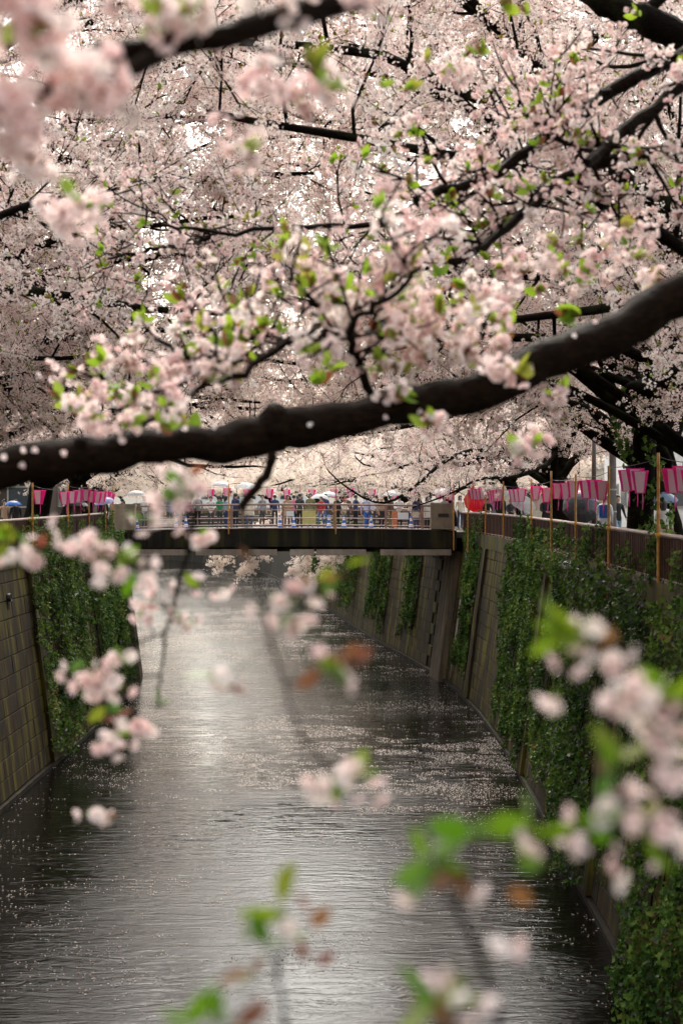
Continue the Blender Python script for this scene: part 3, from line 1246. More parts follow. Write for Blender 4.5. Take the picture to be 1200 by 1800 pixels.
jobs = []
jobs.append(add_tree(8.6, 17.5, -1, 'blossoming cherry tree out of view to the right whose crown fills the upper right', 21, **dict(full, nl=8, H=11)))
jobs.append(add_tree(-12.4, 17.0, 1, 'blossoming cherry tree whose crown fills the upper left corner', 22, **dict(full, nl=8, H=11)))
jobs.append(add_tree(-12.6, 28.5, 1, 'blossoming cherry tree with crown over the left water, before the black umbrella', 23, **full))
jobs.append(add_tree(9.2, 24.5, -1, 'tall blossoming cherry tree beyond the right frame edge, topmost of the pale canopy', 31, **dict(full, H=14.0, reach=12.5)))
jobs.append(add_tree(-13.2, 23.5, 1, 'tall blossoming cherry tree beyond the left frame edge, topmost of the pale canopy', 32, **dict(full, H=14.0, reach=13.5)))
jobs.append(add_tree(-13.6, 35.5, 1, 'tall cherry tree on the left bank with upright crown, behind the broad ivy', 33, **dict(full, H=15, reach=13)))
jobs.append(add_tree(8.25, 31.5, -1, 'broad dark cherry trunk at the right edge behind the nearest lanterns', 24, **dict(full, nl=9, trunk_r=0.36, reach=10.5, fork=3.8, lowb=0.45, limb_f=0.55)))
jobs.append(add_tree(9.6, 41.0, -1, 'tall cherry tree on the right bank, hidden behind the vine clad trunk', 34, **dict(full, H=15, reach=12.5)))
T34, nr = add_tree(7.25, 34.5, -1, 'vine clad black cherry trunk with a sawn limb, behind the second lantern string', 25, **dict(full, nl=5, trunk_r=0.33, lean=-0.1, reach=10.5, fork=4.4, lowb=0.5, limb_f=0.6))
q, rad = T34.limb([P(1112, 730, 34.5), P(1085, 708, 34.0), P(1000, 640, 32.5), P(930, 600, 31), P(870, 560, 29), P(790, 520, 27)], 0.24, 0.05, 14, 9)
T34.foliate(q, rad, 16, 9, 2.2, 0.8, 0.35)
T34.limb([P(1105, 690, 34.5), P(1125, 683, 34.2), P(1160, 688, 33.6)], 0.24, 0.21, 6, 10)
mbx = MB(); mbx.lathe([(0.0, 0.0), (0.21, 0.0)], 10, (0, 0, 0)); 
jobs.append((T34, nr))
for T, nr in jobs:
    if 'right frame edge, topmost' in T.root['label']:
        ends = (((5, 24, 14.0), (0.5, 27, 17.6), (-3.0, 28, 18.4)), ((5, 24, 14.5), (1.5, 23, 17.2), (-1.5, 22, 18.0)), (P(1180, 120, 27), P(1050, 60, 28), P(900, 20, 29), P(780, 10, 29)), (P(1190, 230, 29), P(1080, 150, 30), P(960, 90, 31), P(840, 70, 31)), ((5, 25, 14), (1, 25, 16.2), (-2.5, 26, 16.8)), ((6, 23, 15), (2.5, 20, 16.5), (-0.5, 18.5, 16.2)))
    elif 'left frame edge, topmost' in T.root['label']:
        ends = ((P(60, 300, 30), P(200, 345, 31), P(340, 370, 32), P(470, 360, 32)), (P(40, 260, 28), P(180, 210, 28), P(300, 205, 29), P(430, 220, 30)), ((-9, 24, 14.5), (-6, 22, 16.6), (-3.5, 21, 17.0)), ((-9, 24, 14.5), (-5, 26, 17.4), (-2.5, 28, 18.8)), ((-8, 24, 14.5), (-4.5, 23, 16.8), (-1.5, 22.5, 17.6)), ((-8, 25, 13), (-4, 26, 14.6), (-0.5, 26, 14.8)))
    elif 'before the black umbrella' in T.root['label'] and T.root['category'] == 'tree':
        ends = (((-8, 29, 11.5), (-4.5, 30, 12.4), (-0.8, 31, 12.2)), ((-8, 30, 11), (-5, 33, 11.3), (-2, 35, 11.2)), ((-8, 28, 12.5), (-4, 28, 13.6), (0, 28, 13.4)))
    elif 'nearest lanterns' in T.root['label']:
        ends = (((5, 32, 12), (2.0, 33, 13.0), (-1.2, 35, 12.8)), ((5, 33, 11.5), (3, 36, 12), (0.5, 39, 11.6)))
    elif 'upright crown' in T.root['label']:
        ends = (((-9, 35, 14), (-5, 34, 17.5), (-2, 33, 19.3)), ((-9, 34, 14), (-6, 31, 17), (-4.5, 29, 18.6)), ((-8, 36, 12), (-4, 37, 12.6), (0.5, 38, 12.2)),
                (tuple(P(-120, 470, 33)), tuple(P(-20, 472, 32)), tuple(P(60, 466, 31.5)), tuple(P(105, 448, 31)), tuple(P(140, 425, 30.5))))
    elif 'left of the bridge' in T.root['label']:
        ends = (((-8, 42, 11.5), (-4, 43, 12.4), (0, 44, 12.0)), ((-8, 43, 11), (-5, 46, 11.6), (-2, 48, 11.2)), ((-8, 41, 12.5), (-3, 40, 14), (1, 40, 14)),
                (tuple(P(-140, 560, 40)), tuple(P(-20, 552, 39)), tuple(P(60, 540, 38)), tuple(P(115, 520, 37)), tuple(P(150, 500, 36))))
    elif 'hidden behind the vine' in T.root['label']:
        ends = (((5, 42, 11.8), (2, 43, 12.2), (-2, 44, 12.4)), ((5, 41, 13), (1, 40, 14.4), (-3, 40, 14.8)))
    elif 'blue and white umbrella' in T.root['label']:
        ends = ((tuple(P(-30, 625, 55)), tuple(P(20, 645, 53)), tuple(P(70, 668, 52)), tuple(P(130, 695, 51)), tuple(P(190, 700, 50))),
                (tuple(P(-20, 706, 56)), tuple(P(40, 706, 55)), tuple(P(90, 712, 54)), tuple(P(130, 735, 53))))
    else:
        continue
    if 'upright crown' in T.root['label']:
        ends += ((P(50, 330, 36), P(250, 240, 37), P(420, 190, 38), P(560, 170, 39)), (P(100, 420, 34), P(300, 330, 35), P(480, 290, 36), P(640, 300, 37)), (P(60, 200, 33), P(220, 150, 33), P(360, 90, 33), P(480, 60, 33)))
    elif 'left of the bridge' in T.root['label']:
        ends += ((P(100, 640, 43), P(280, 660, 44), P(430, 700, 45), P(560, 690, 46)), (P(60, 520, 42), P(240, 540, 42), P(400, 600, 43), P(540, 640, 44)), (P(50, 600, 44), P(200, 720, 46), P(340, 755, 47), P(460, 760, 48)))
    elif 'hidden behind the vine' in T.root['label']:
        ends += ((P(1000, 330, 40), P(800, 240, 40), P(640, 150, 39), P(500, 100, 38)), (P(900, 330, 37), P(720, 280, 37), P(560, 240, 37), P(420, 250, 37)), (P(900, 260, 34), P(700, 210, 33), P(560, 215, 33), P(450, 170, 33)), (P(860, 600, 40), P(660, 630, 41), P(520, 670, 42), P(420, 650, 42)), (P(900, 500, 42), P(700, 430, 42), P(520, 400, 42), P(400, 420, 42)), (P(900, 640, 45), P(700, 660, 46), P(540, 680, 46), P(400, 690, 46)),
                 (P(1000, 200, 38), P(850, 110, 37), P(720, 60, 36), P(600, 40, 35)), (P(930, 690, 46), P(800, 730, 48), P(660, 760, 49), P(560, 770, 50)))
    b0 = T.off + Vector((0, 0, 2.3))
    for pts in ends:
        q, rad = T.limb([b0] + [Vector(p) for p in pts], 0.13, 0.03, 14, 7)
        T.foliate(q, rad, 19, 13, 2.4, 0.9, 0.25, 0.07, 0.09, size=0.95, leaf=0.09)
jobs.append(add_tree(-12.6, 42.0, 1, 'blossoming cherry tree spreading over the water left of the bridge', 26, **dict(full, H=14, reach=12.5, lowb=0.25)))
T56, nr = add_tree(8.7, 56.5, -1, 'dark cherry trunk behind the middle of the right hand lantern row', 27, **dict(mid, trunk_r=0.42, lean=0.3, reach=7.8))
for pth, r0 in (([P(985, 775, 56), P(962, 815, 55), P(905, 838, 53), P(860, 840, 52), P(832, 846, 51), P(790, 868, 50), P(725, 892, 49)], 0.10),
                ([P(880, 800, 55), P(830, 790, 53), P(775, 815, 51), P(742, 845, 50), P(690, 880, 49), P(650, 880, 48.5), P(600, 850, 48), P(575, 825, 48)], 0.085)):
    q, rad = T56.limb(pth, r0, 0.02, 16, 7)
    sv = T56.clear
    T56.clear = lambda p: p[2] > 8.75
    T56.foliate(q, rad, 15, 7, 1.1, 0.5, 0.2, 0.10, 0.07, True, 0.0, 0.6, 1.0, 0.1)
    T56.clear = sv
jobs.append((T56, nr))
jobs.append(add_tree(-12.3, 57.0, 1, 'thick dark cherry trunk on the bank beside the blue and white umbrella', 28, **dict(mid, trunk_r=0.52, lean=0.5, fork=2.2, reach=11.0)))
jobs.append(add_tree(RB(68, 2.6), 66.5, -1, 'cherry tree beside the right end of the bridge', 29, **dict(mid, reach=7.2)))
jobs.append(add_tree(LB(71, 2.5), 70.5, 1, 'cherry tree beside the left end of the bridge', 30, **dict(mid, reach=10.5, nl=14, H=11)))
ordn = ['first', 'second', 'third', 'fourth', 'fifth', 'sixth', 'seventh', 'eighth', 'ninth', 'tenth', 'eleventh', 'twelfth']
for i, y in enumerate((80, 92, 106, 122, 140, 162)):
    jobs.append(add_tree(RB(y, 2.0), y, -1, 'pale cherry tree on the right bank, %s one beyond the bridge' % ordn[i], 40 + i, **dict(farp, size=1.25 + 0.12 * i, nl=12 if i < 5 else 9, lowb=0.15, fork=1.9, reach=8.6 if i < 2 else 9.8, H=9 if i < 2 else 10.5)))
for i, y in enumerate((83, 97, 113, 131, 152, 178)):
    jobs.append(add_tree(LB(y, 2.0), y, 1, 'pale cherry tree on the left bank, %s one beyond the bridge' % ordn[i], 50 + i, **dict(farp, size=1.25 + 0.12 * i, nl=12 if i < 5 else 9, lowb=0.15, fork=1.9, reach=8.6 if i < 2 else 9.8, H=9 if i < 2 else 10.5)))
for i, (x, y) in enumerate(((15, 100), (9, 160), (-46, 176), (18, 135), (-58, 190), (-36, 148))):
    jobs.append(add_tree(x, y, -1 if x > -15 else 1, 'cherry tree in the rear row behind the canal bend, %s from the right' % ['second', 'third', 'fifth', 'first', 'sixth', 'fourth'][i], 70 + i, **dict(farp, size=2.1, nl=9, back=7, H=10.5, sp=0.15, lowb=0.15, fork=1.8)))

for i, (x, y) in enumerate(((-9, 186), (-17, 203), (-27, 219), (-40, 236), (-4, 206), (-14, 226), (-27, 243), (-52, 252), (6, 182), (-40, 262))):
    jobs.append(add_tree(x, y, -1, 'dense cherry tree closing the view at the far canal bend, %s from the bridge' % ordn[i], 170 + i, **dict(farp, size=2.3, nl=14, back=8, reach=9, H=16, sp=0.15, lowb=0.06, fork=1.6)))
# branches of a bank tree drooping low over the water behind the bridge
TD = jobs[-1][0]
for T, nr in jobs:
    if 'right bank, second' in T.root['label']:
        T.clear = None
        for (a, b, c) in (((640, 900), (560, 950), (520, 1000)), ((600, 880), (480, 940), (430, 995)), ((560, 880), (430, 930), (390, 985)), ((650, 920), (600, 960), (575, 990))):
            q, rad = T.limb([P(760, 800, 92), P(*a, 90), P(*b, 88), P(*c, 86)], 0.07, 0.015, 12, 5)
            T.foliate(q, rad, 14, 10, 1.2, 0.6, 0.4, 0.07, 0.09, False, 0.1, -0.05, 1.25, 0.02, flat=0.5)
for T, nr in jobs:
    T.finish(CL_MID if nr else CL_FAR, LF_MID, 1.0 if nr else 1.5)

# vine on the trunk of the tree behind the second lantern string
pts = []
for k in range(420):
    z = rnd.uniform(0.0, 4.3)
    a = rnd.uniform(2.2, 6.2)
    rr = 0.40 + 0.1 * rnd.random()
    pts.append((0.05 + math.cos(a) * rr + 0.25 * math.sin(z * 1.3), math.sin(a) * rr, z))
scatter('climbing_vine', pts, rand_rot(len(pts)), nrng.uniform(1.0, 2.0, len(pts)), IVY, T34.root)

# ------------------------------------------------------------------ the foreground tree with its limb across the view
FT = Tree((6.9, 6.8, ROAD), 'cherry tree whose thick wet limb crosses the whole view', 'tree', 'cherry trees along the canal', 77)
FT.bark = M['bark_wet']
FT.limb([(6.9, 6.8, ROAD - 0.1), (6.6, 6.8, ROAD + 1.2), (6.0, 6.6, ROAD + 2.0)], 0.40, 0.28, 10, 14, 'trunk', 0.01)
LY = lambda px: 4.4 + (px / 1200.0) * 1.0
ctrl = [Vector((6.1, 6.6, ROAD + 1.9)), Vector((4.6, 6.2, 9.95)), Vector((2.7, 5.8, 9.95))] + [P(px, py, LY(px)) for px, py in
        ((1230, 514), (1110, 570), (1010, 612), (930, 645), (850, 682), (760, 708), (660, 722), (560, 745), (478, 760), (400, 776), (300, 783), (200, 795), (100, 808), (0, 828), (-120, 850), (-300, 860))]
q = resample(ctrl, 110)
rad = []
for i, p in enumerate(q):
    px, _ = proj(p)
    base_r = np.interp(px, [-300, 0, 100, 300, 478, 600, 800, 950, 1200, 1500, 4000], [0.06, 0.064, 0.070, 0.056, 0.076, 0.066, 0.072, 0.077, 0.086, 0.105, 0.24])
    rad.append(float(base_r) * (0.96 + 0.028 * math.sin(i * 0.63) + 0.025 * math.sin(i * 1.7 + 1) + FT.r.uniform(-0.02, 0.02)))
mb = MB()
q = [p + Vector((0, 0, 0.006 * math.sin(i * 0.41) + 0.005 * math.sin(i * 1.05 + 2))) for i, p in enumerate(q)]
mb.tube([p - FT.off for p in q], rad, 20)
lv = mb.v[0]
from mathutils import noise as mnoise
ax = np.repeat(np.array([tuple(p - FT.off) for p in q]), 20, 0)
for i in range(len(lv)):
    a = Vector(lv[i].tolist())
    k = mnoise.noise(a * 9.0) * 0.10 + mnoise.noise(a * 22.0) * 0.07
    lv[i] = ax[i] + (lv[i] - ax[i]) * (1 + k)
for kx, kr in ((478, 1.0), (860, 0.8), (150, 0.6)):
    c_ = min(q, key=lambda p: abs(proj(p)[0] - kx)) - FT.off
    mb.lathe([(0.001, 0.075 * kr), (0.03 * kr, 0.07 * kr), (0.045 * kr, 0.04 * kr), (0.07 * kr, 0.0)], 9, c_ + Vector((0, -0.03, 0.02)), 0, True, Euler((0.5, 0.2, 0)).to_matrix().to_4x4())
mb.build('limb', M['bark_wet'], FT.root)
limb_q = q
# side branches of the same tree: photograph pixels, distance, radii
BR = [
    ([(1330, 70), (1200, 102), (1120, 132), (1050, 175), (985, 225), (930, 266), (850, 312), (790, 332), (730, 352)], 9.5, 0.065, 0.024),
    ([(1330, 60), (1200, 148), (1140, 200), (1085, 240), (1050, 272), (1030, 290)], 9.0, 0.05, 0.034),
    ([(1330, 250), (1200, 262), (1120, 272), (1030, 290), (980, 325), (930, 365), (880, 410), (840, 440), (790, 460)], 9.0, 0.055, 0.02),
    ([(985, 322), (930, 345), (880, 380)], 9.0, 0.03, 0.012),
    ([(690, 560), (640, 590), (600, 582), (550, 592), (500, 610), (440, 648), (380, 675), (320, 705), (250, 745)], 5.6, 0.020, 0.009),
    ([(560, 570), (500, 600), (430, 630), (370, 640), (300, 680), (200, 720)], 6.5, 0.018, 0.008),
    ([(660, 720), (630, 640), (612, 590), (630, 560), (680, 520), (740, 470)], 5.4, 0.018, 0.008),
    ([(820, 360), (760, 345), (700, 380), (650, 395), (560, 398), (490, 400), (400, 405), (330, 402), (285, 395)], 12.0, 0.028, 0.010),
    ([(400, 405), (340, 425), (270, 440), (190, 455)], 12.0, 0.026, 0.010),
]
FT.clear = lambda p: p[2] > 12.0 + 0.40 * max(0.0, p[1])  # unseen overhead crown, added above the view to shade the near limb and sprigs
for end in ((-4, -1, 16.5), (-1, 4.5, 17.0), (-6, 4, 18), (0, -5, 16.0), (3, 0.5, 16.5), (6, 2, 17), (9, 6, 17), (-8, -3, 17), (3, 8, 18)):
    e = Vector(end)
    b0 = Vector((6.0, 6.6, ROAD + 1.95))
    q, rad = FT.limb([b0, b0.lerp(e, 0.25) + Vector((0.5, 0, 2.2)), b0.lerp(e, 0.6) + Vector((0, 0, 1.6)), e], 0.15, 0.03, 12, 7)
    FT.foliate(q, rad, 12, 8, 2.4, 0.9, 0.3, 0.12, 0.09, False, 0.0, 0.3, 1.9, 0.03)
FT.clear = None
for i, (pp, Y, r0, r1) in enumerate(BR):
    pts = [P(px, py, Y * (1 - 0.02 * k)) for k, (px, py) in enumerate(pp)]
    if i in (0, 1, 2):
        pts = [Vector((6.0, 8.0, 10.2 + 0.4 * i)), Vector((4.2, 9.0, 11.0 + 0.3 * i))] + pts
    q, rad = FT.limb(pts, r0, r1, 26, 8, 'branch', 0.01)
    if i < 4:
        FT.foliate(q, rad, 11, 4, 0.8, 0.35, 0.35, 0.11, 0.05, True, 0.02, 0.15, 0.85, 0.30)
    elif i < 7:
        FT.foliate(q, rad, 9, 3, 0.36, 0.20, 0.1, 0.10, 0.03, True, 0.0, 0.35, 0.8, 0.35)
    else:
        FT.foliate(q, rad, 9, 4, 0.8, 0.4, 0.1, 0.11, 0.05, True, 0.02, 0.2, 0.85, 0.25)
# twigs hanging from the limb
for pp, Y, r0, r1 in (([(478, 795), (470, 830), (448, 862), (425, 895)], 4.6, 0.016, 0.013), ([(425, 895), (438, 960), (458, 1040), (480, 1120), (515, 1250)], 3.2, 0.006, 0.004)):
    if Y == 4.6:
        FT.limb([P(px, py, Y) for px, py in pp], r0, r1, 10, 8, 'branch', 0.004)


def puff(T, px, py, Y, rad_px, n, leaf=0.12, size=1.0, squash=0.7):
    """a bunch of blossom about a point of the place"""
    c = P(px, py, Y)
    s = rad_px / F * Y
    for i in range(n):
        d = rand_dir(T.r) * s * T.r.random() ** 0.5
        d.z *= squash
        T.cl.append(tuple(c + d - T.off))
        T.cs.append(size * T.r.uniform(0.75, 1.2))
        if T.r.random() < leaf:
            T.lf.append(tuple(c + d * 1.1 - T.off))


for px, py, rp, n, Y in ((840, 590, 75, 40, 5.0), (760, 560, 60, 26, 5.2), (880, 655, 40, 12, 4.6), (720, 630, 50, 16, 5.2), (860, 520, 70, 30, 6.0), (980, 470, 70, 30, 6.5),
                         (1090, 440, 70, 30, 6.5), (1130, 490, 45, 14, 5.5), (900, 470, 60, 22, 6.5), (640, 640, 45, 12, 5.3), (690, 690, 30, 7, 4.9),
                         (230, 640, 50, 18, 5.6), (300, 650, 45, 14, 5.6), (200, 690, 40, 12, 5.2), (170, 735, 30, 8, 4.6), (215, 745, 25, 6, 4.5), (140, 715, 35, 7, 5.0),
                         (640, 500, 60, 18, 6.5), (720, 520, 60, 22, 6.3), (590, 470, 60, 16, 8.0), (760, 420, 70, 24, 9.0), (1000, 390, 80, 30, 9.0), (1130, 350, 80, 30, 9.0),
                         (1120, 240, 70, 24, 10), (880, 230, 50, 14, 8.0), (800, 130, 60, 18, 6.5), (1010, 130, 45, 12, 8.0), (380, 520, 60, 16, 9), (110, 370, 45, 16, 4.5),
                         (930, 790, 42, 14, 4.3), (770, 748, 30, 8, 4.4), (975, 700, 36, 9, 5.2)):
    puff(FT, px, py, Y, rp, max(3, int(n * 0.5)), 0.22, 0.85)
for px, py, n in ((240, 690, 3), (450, 585, 3), (560, 660, 4), (610, 520, 4), (690, 545, 5), (520, 450, 3), (420, 640, 3), (1020, 560, 4), (120, 720, 6), (880, 560, 4), (750, 590, 3), (310, 745, 3), (690, 160, 3), (845, 105, 3), (905, 20, 2)):
    for k in range(n):
        FT.lf.append(tuple(P(px + FT.r.uniform(-30, 30), py + FT.r.uniform(-18, 18), 5.4) - FT.off))
FT.finish(CL_NEAR, LF_NEAR, 1.15)
# petals stuck to the wet limb
pm = MB()
pv, pf = petal_grid(0.015, 0.008, 3, 2, 0.2)
pm.add(pv, pf, 0, True)
po = pm.build('petal', M['petal_near'], FT.root)
PETAL = po.data
bpy.data.objects.remove(po)
for px, py in ((10, 798), (38, 795), (62, 785), (42, 812), (118, 793), (238, 762), (280, 750), (330, 756), (372, 752), (540, 744), (655, 705), (676, 728), (738, 718), (672, 672), (720, 690), (1045, 560), (1010, 585), (905, 640)):
    best = min(limb_q, key=lambda p: abs(proj(p)[0] - px))
    c = P(px, py, best.y - 0.085)
    o = inst('petal', PETAL, FT.root, c - FT.off, (R(80) + rnd.uniform(-0.4, 0.4), rnd.uniform(0, 6), rnd.uniform(-0.5, 0.5)), (1.3, 1.3, 1.3))

# overhanging bough at the top left, very near the lens
TB = Tree(tuple(P(640, -40, 2.7)), 'dark bough thick with pale blossom hanging close at the upper left', 'branch', 'blossoming boughs hanging close to the viewer', 91, name='cherry_bough')
TB.bark = M['bark_wet']
TB.limb([P(760, -60, 2.9), P(640, -10, 2.7), P(560, 12, 2.6), P(470, 40, 2.5), P(390, 62, 2.45), P(300, 80, 2.4), P(170, 95, 2.3), P(80, 175, 2.2)], 0.030, 0.016, 20, 10, 'limb', 0.002)
TB.limb([P(300, 80, 2.4), P(260, 105, 2.35), P(215, 128, 2.3), P(150, 150, 2.3)], 0.018, 0.010, 8, 8, 'limb', 0.002)
TB.limb([P(380, 66, 2.45), P(500, 100, 2.9), P(560, 140, 3.1)], 0.006, 0.003, 8, 5, 'limb', 0.002)
TB.limb([P(150, 150, 2.3), P(60, 200, 2.3), P(-40, 230, 2.3)], 0.008, 0.006, 8, 6, 'limb', 0.002)
for px, py, rp, n, Y in ((40, 60, 95, 26, 2.0), (110, 120, 80, 20, 2.1), (180, 150, 60, 12, 2.2), (20, 190, 80, 16, 2.0), (250, 15, 60, 9, 2.3), (490, 5, 50, 8, 2.5), (330, 25, 40, 6, 2.4),
                         (510, 148, 75, 26, 3.2), (460, 130, 40, 8, 3.0), (560, 160, 40, 9, 3.2), (412, 246, 44, 12, 3.2), (130, 376, 44, 14, 3.5), (40, 285, 48, 14, 3.0), (620, -10, 40, 6, 2.6), (30, 10, 70, 12, 2.0)):
    puff(TB, px, py, Y, rp, max(3, int(n * 0.38)), 0.05, 0.8)
for px, py, n in ((280, 35, 5), (60, 45, 3), (545, 120, 2), (130, 350, 1), (190, 115, 2), (310, 30, 3)):
    for k in range(n):
        TB.lf.append(tuple(P(px + TB.r.uniform(-22, 22), py + TB.r.uniform(-12, 12), 2.4) - TB.off))
TB.finish(CL_NEAR, LF_NEAR, 0.9)
TC = Tree(tuple(P(1260, 120, 14)), 'thick black bough cutting the upper right corner', 'branch', None, 92, name='cherry_bough')
TC.limb([P(980, -60, 14), P(1050, -8, 14), P(1100, 22, 14), P(1150, 42, 14), P(1210, 75, 14), P(1300, 120, 14.2)], 0.12, 0.16, 16, 10, 'limb', 0.01)
TC.limb([P(1130, 30, 14), P(1150, 8, 14), P(1190, -40, 14)], 0.07, 0.05, 8, 8, 'limb', 0.01)
TC.limb([P(1290, 80, 13.5), P(1180, 98, 13.6), P(1080, 120, 13.8), P(1010, 90, 14)], 0.035, 0.012, 12, 6, 'limb', 0.01)
TC.finish(CL_MID, LF_MID)

# ------------------------------------------------------------------ sprigs of blossom hanging close to the viewer
def flower_mesh(seed, ped):
    r_ = random.Random(seed)
    mb = MB()
    add_flower(mb, 0.018, Matrix.Identity(4), 4, 2, r_.uniform(0.3, 0.75), 1, 0, r_)
    mb.tube([(0, 0, -0.006), (0.001, 0.0, -ped * 0.6), (0.003, 0, -ped)], 0.0008, 4, 2, False)
    for k in range(7):
        a = k * 0.9
        mb.tube([(0, 0, 0.001), (0.003 * math.cos(a), 0.003 * math.sin(a), 0.008)], 0.0004, 3, 1, False)
    o = mb.build('flower', [M['petal_near'], M['calyx'], M['new_leaf']])
    me = o.data
    bpy.data.objects.remove(o)
    return me


FLOWERS = [flower_mesh(300 + i, 0.028) for i in range(5)]


def one_leaf(seed, L, m_):
    mb = MB()
    v, f = leaf_shape(L, L * 0.28, Matrix.Identity(4), 0.3, 0.3 + 0.2 * (seed % 3))
    mb.add(v, f, 0, True)
    mb.tube([(0, 0, 0), (0, 0, -0.008)], 0.0008, 3, 0, False)
    o = mb.build('leaf', m_)
    me = o.data
    bpy.data.objects.remove(o)
    return me


LEAVES = [one_leaf(i, 0.044, M['fresh_leaf']) for i in range(3)]
LEAVES_B = [one_leaf(i, 0.034, M['bronze_leaf']) for i in range(2)]
r_s = random.Random(55)


def sprig(label, Y, twig, bunches, leaves=(), bronze=(), r0=0.004, group='blossom sprigs hanging close to the viewer', ends=None):
    """twig: list of pixel paths (first one is the main stem); bunches: (px, py, spread_px, flowers)"""
    yy = (lambda d: Y + d)
    base = P(*twig[0][0], Y)
    root = empty('cherry_sprig', base)
    tag(root, label, 'sprig', group)
    mb = MB()
    allp = []
    for k, path in enumerate(twig):
        q = resample([P(px, py, Y) for px, py in path], max(6, 4 * len(path)))
        for i in range(1, len(q) - 1):
            q[i] += rand_dir(r_s) * 0.0025
        allp += q
        mb.tube([p - base for p in q], np.linspace(r0 if k == 0 else r0 * 0.6, r0 * 0.4, len(q)), 6)
    def spur(c):
        n = min(allp, key=lambda p: (p - c).length)
        if (n - c).length > 0.006:
            mb.tube([n - base, n.lerp(c, 0.5) + rand_dir(r_s) * 0.004 - base, c - base], (r0 * 0.4, r0 * 0.33, r0 * 0.28), 5)
    for px, py, sp, n in bunches:
        c = P(px, py, Y + r_s.uniform(-0.02, 0.02))
        hang = c + Vector((0, 0, 0.018))
        spur(hang)
        s = sp / F * Y
        for i in range(n):
            d = rand_dir(r_s)
            d.z = d.z * 0.7 - 0.25
            d.normalize()
            o_ = Vector((r_s.uniform(-s, s), r_s.uniform(-s, s) * 0.6, r_s.uniform(-s, s) * 0.5))
            pp = hang + d * 0.026 + o_ * 0.75
            m_ = rotm(d * 0.8 + o_.normalized() * 0.4 + Vector((0, -0.35, 0)), r_s.uniform(0, 6))
            o = inst('flower', FLOWERS[r_s.randrange(5)], root, pp - base, m_.to_euler(), (r_s.uniform(0.72, 0.98) * (0.84 if Y < 1.75 else 1.0),) * 3)
    for (px, py, n), meshes in [(l, LEAVES) for l in leaves] + [(l, LEAVES_B) for l in bronze]:
        c = P(px, py, Y)
        spur(c)
        for i in range(n):
            d = Vector((r_s.uniform(-1, 1), r_s.uniform(-0.6, 0.3), r_s.uniform(-0.5, 0.9)))
            m_ = rotm(d, r_s.uniform(0, 6))
            inst('leaf', meshes[r_s.randrange(len(meshes))], root, c + rand_dir(r_s) * 0.008 - base, m_.to_euler(), (r_s.uniform(0.7, 1.2),) * 3)
    mb.build('twig', M['bark'], root)
    return root


sprig('blossom sprig hanging from the limb over the left ivy', 2.6,
      [[(-40, 960), (40, 965), (120, 968), (190, 975), (260, 1000)], [(120, 968), (170, 940)], [(190, 975), (190, 1010)]],
      [(10, 985, 26, 4), (60, 985, 24, 4), (85, 985, 20, 3), (140, 965, 26, 5), (165, 955, 20, 3), (190, 970, 22, 4), (180, 1015, 30, 5), (205, 990, 22, 3), (120, 945, 14, 2), (230, 1005, 22, 3), (250, 1020, 22, 3)],
      [(15, 952, 2), (28, 935, 2), (65, 975, 1), (122, 975, 1), (212, 1002, 1), (240, 1000, 1)], [(70, 960, 1), (165, 945, 1)])
sprig('blossom cluster with broad leaves in front of the left bridge pillar', 2.9,
      [[(330, 815), (320, 850), (300, 875), (270, 900)], [(300, 875), (340, 890)]],
      [(265, 905, 26, 5), (300, 890, 30, 6), (335, 880, 24, 4), (320, 850, 22, 3), (290, 920, 20, 3), (250, 925, 14, 2), (350, 865, 20, 3), (305, 830, 20, 2)],
      [(320, 855, 3), (280, 875, 3), (262, 905, 2), (345, 868, 1)], [(330, 840, 1)])
sprig('long bare twig with small buds hanging over the bright water', 3.3,
      [[(345, 895), (335, 940), (326, 985), (312, 1030), (302, 1080), (292, 1110), (286, 1160), (279, 1215), (277, 1250)], [(292, 1112), (262, 1122), (240, 1130)], [(282, 1190), (250, 1188)], [(312, 1040), (340, 1035)]],
      [(345, 1045, 20, 3), (385, 1040, 22, 3), (262, 1065, 22, 4), (285, 1090, 24, 4), (250, 1085, 16, 2), (340, 952, 18, 3), (360, 955, 14, 2), (318, 1100, 20, 3), (270, 1040, 22, 3)],
      [(350, 1028, 1), (322, 1100, 2), (252, 1065, 1), (278, 1243, 1), (289, 1245, 1), (347, 950, 1)], [(276, 1055, 1)], 0.0065)
sprig('blossom sprig in front of the left ivy, three bunches falling to the water', 2.8,
      [[(242, 1130), (215, 1145), (190, 1170), (180, 1210), (195, 1260), (205, 1295), (180, 1400), (176, 1430)], [(190, 1170), (140, 1180)], [(205, 1290), (250, 1280)]],
      [(140, 1185, 20, 4), (165, 1190, 24, 5), (155, 1230, 20, 4), (195, 1210, 22, 5), (215, 1215, 16, 3), (220, 1155, 20, 3), (195, 1325, 22, 6), (205, 1300, 18, 3), (240, 1285, 22, 4), (262, 1288, 14, 2), (175, 1440, 20, 5)],
      [(125, 1178, 1), (198, 1140, 1), (185, 1250, 2), (208, 1292, 1)], [(205, 1255, 2), (178, 1428, 1)], 0.003)
sprig('pale sprig at the middle beneath the bridge', 2.2,
      [[(640, 1010), (590, 1020), (540, 1055), (500, 1090)], [(560, 1045), (520, 1040)], [(590, 1020), (600, 1000)]],
      [(540, 1070, 16, 3), (515, 1085, 20, 4), (485, 1100, 16, 3), (560, 1050, 14, 2), (500, 1075, 12, 2)],
      [(590, 1000, 2), (510, 1055, 2), (605, 1005, 1)], [(575, 1020, 2), (520, 1045, 2), (545, 1030, 1)], 0.003)
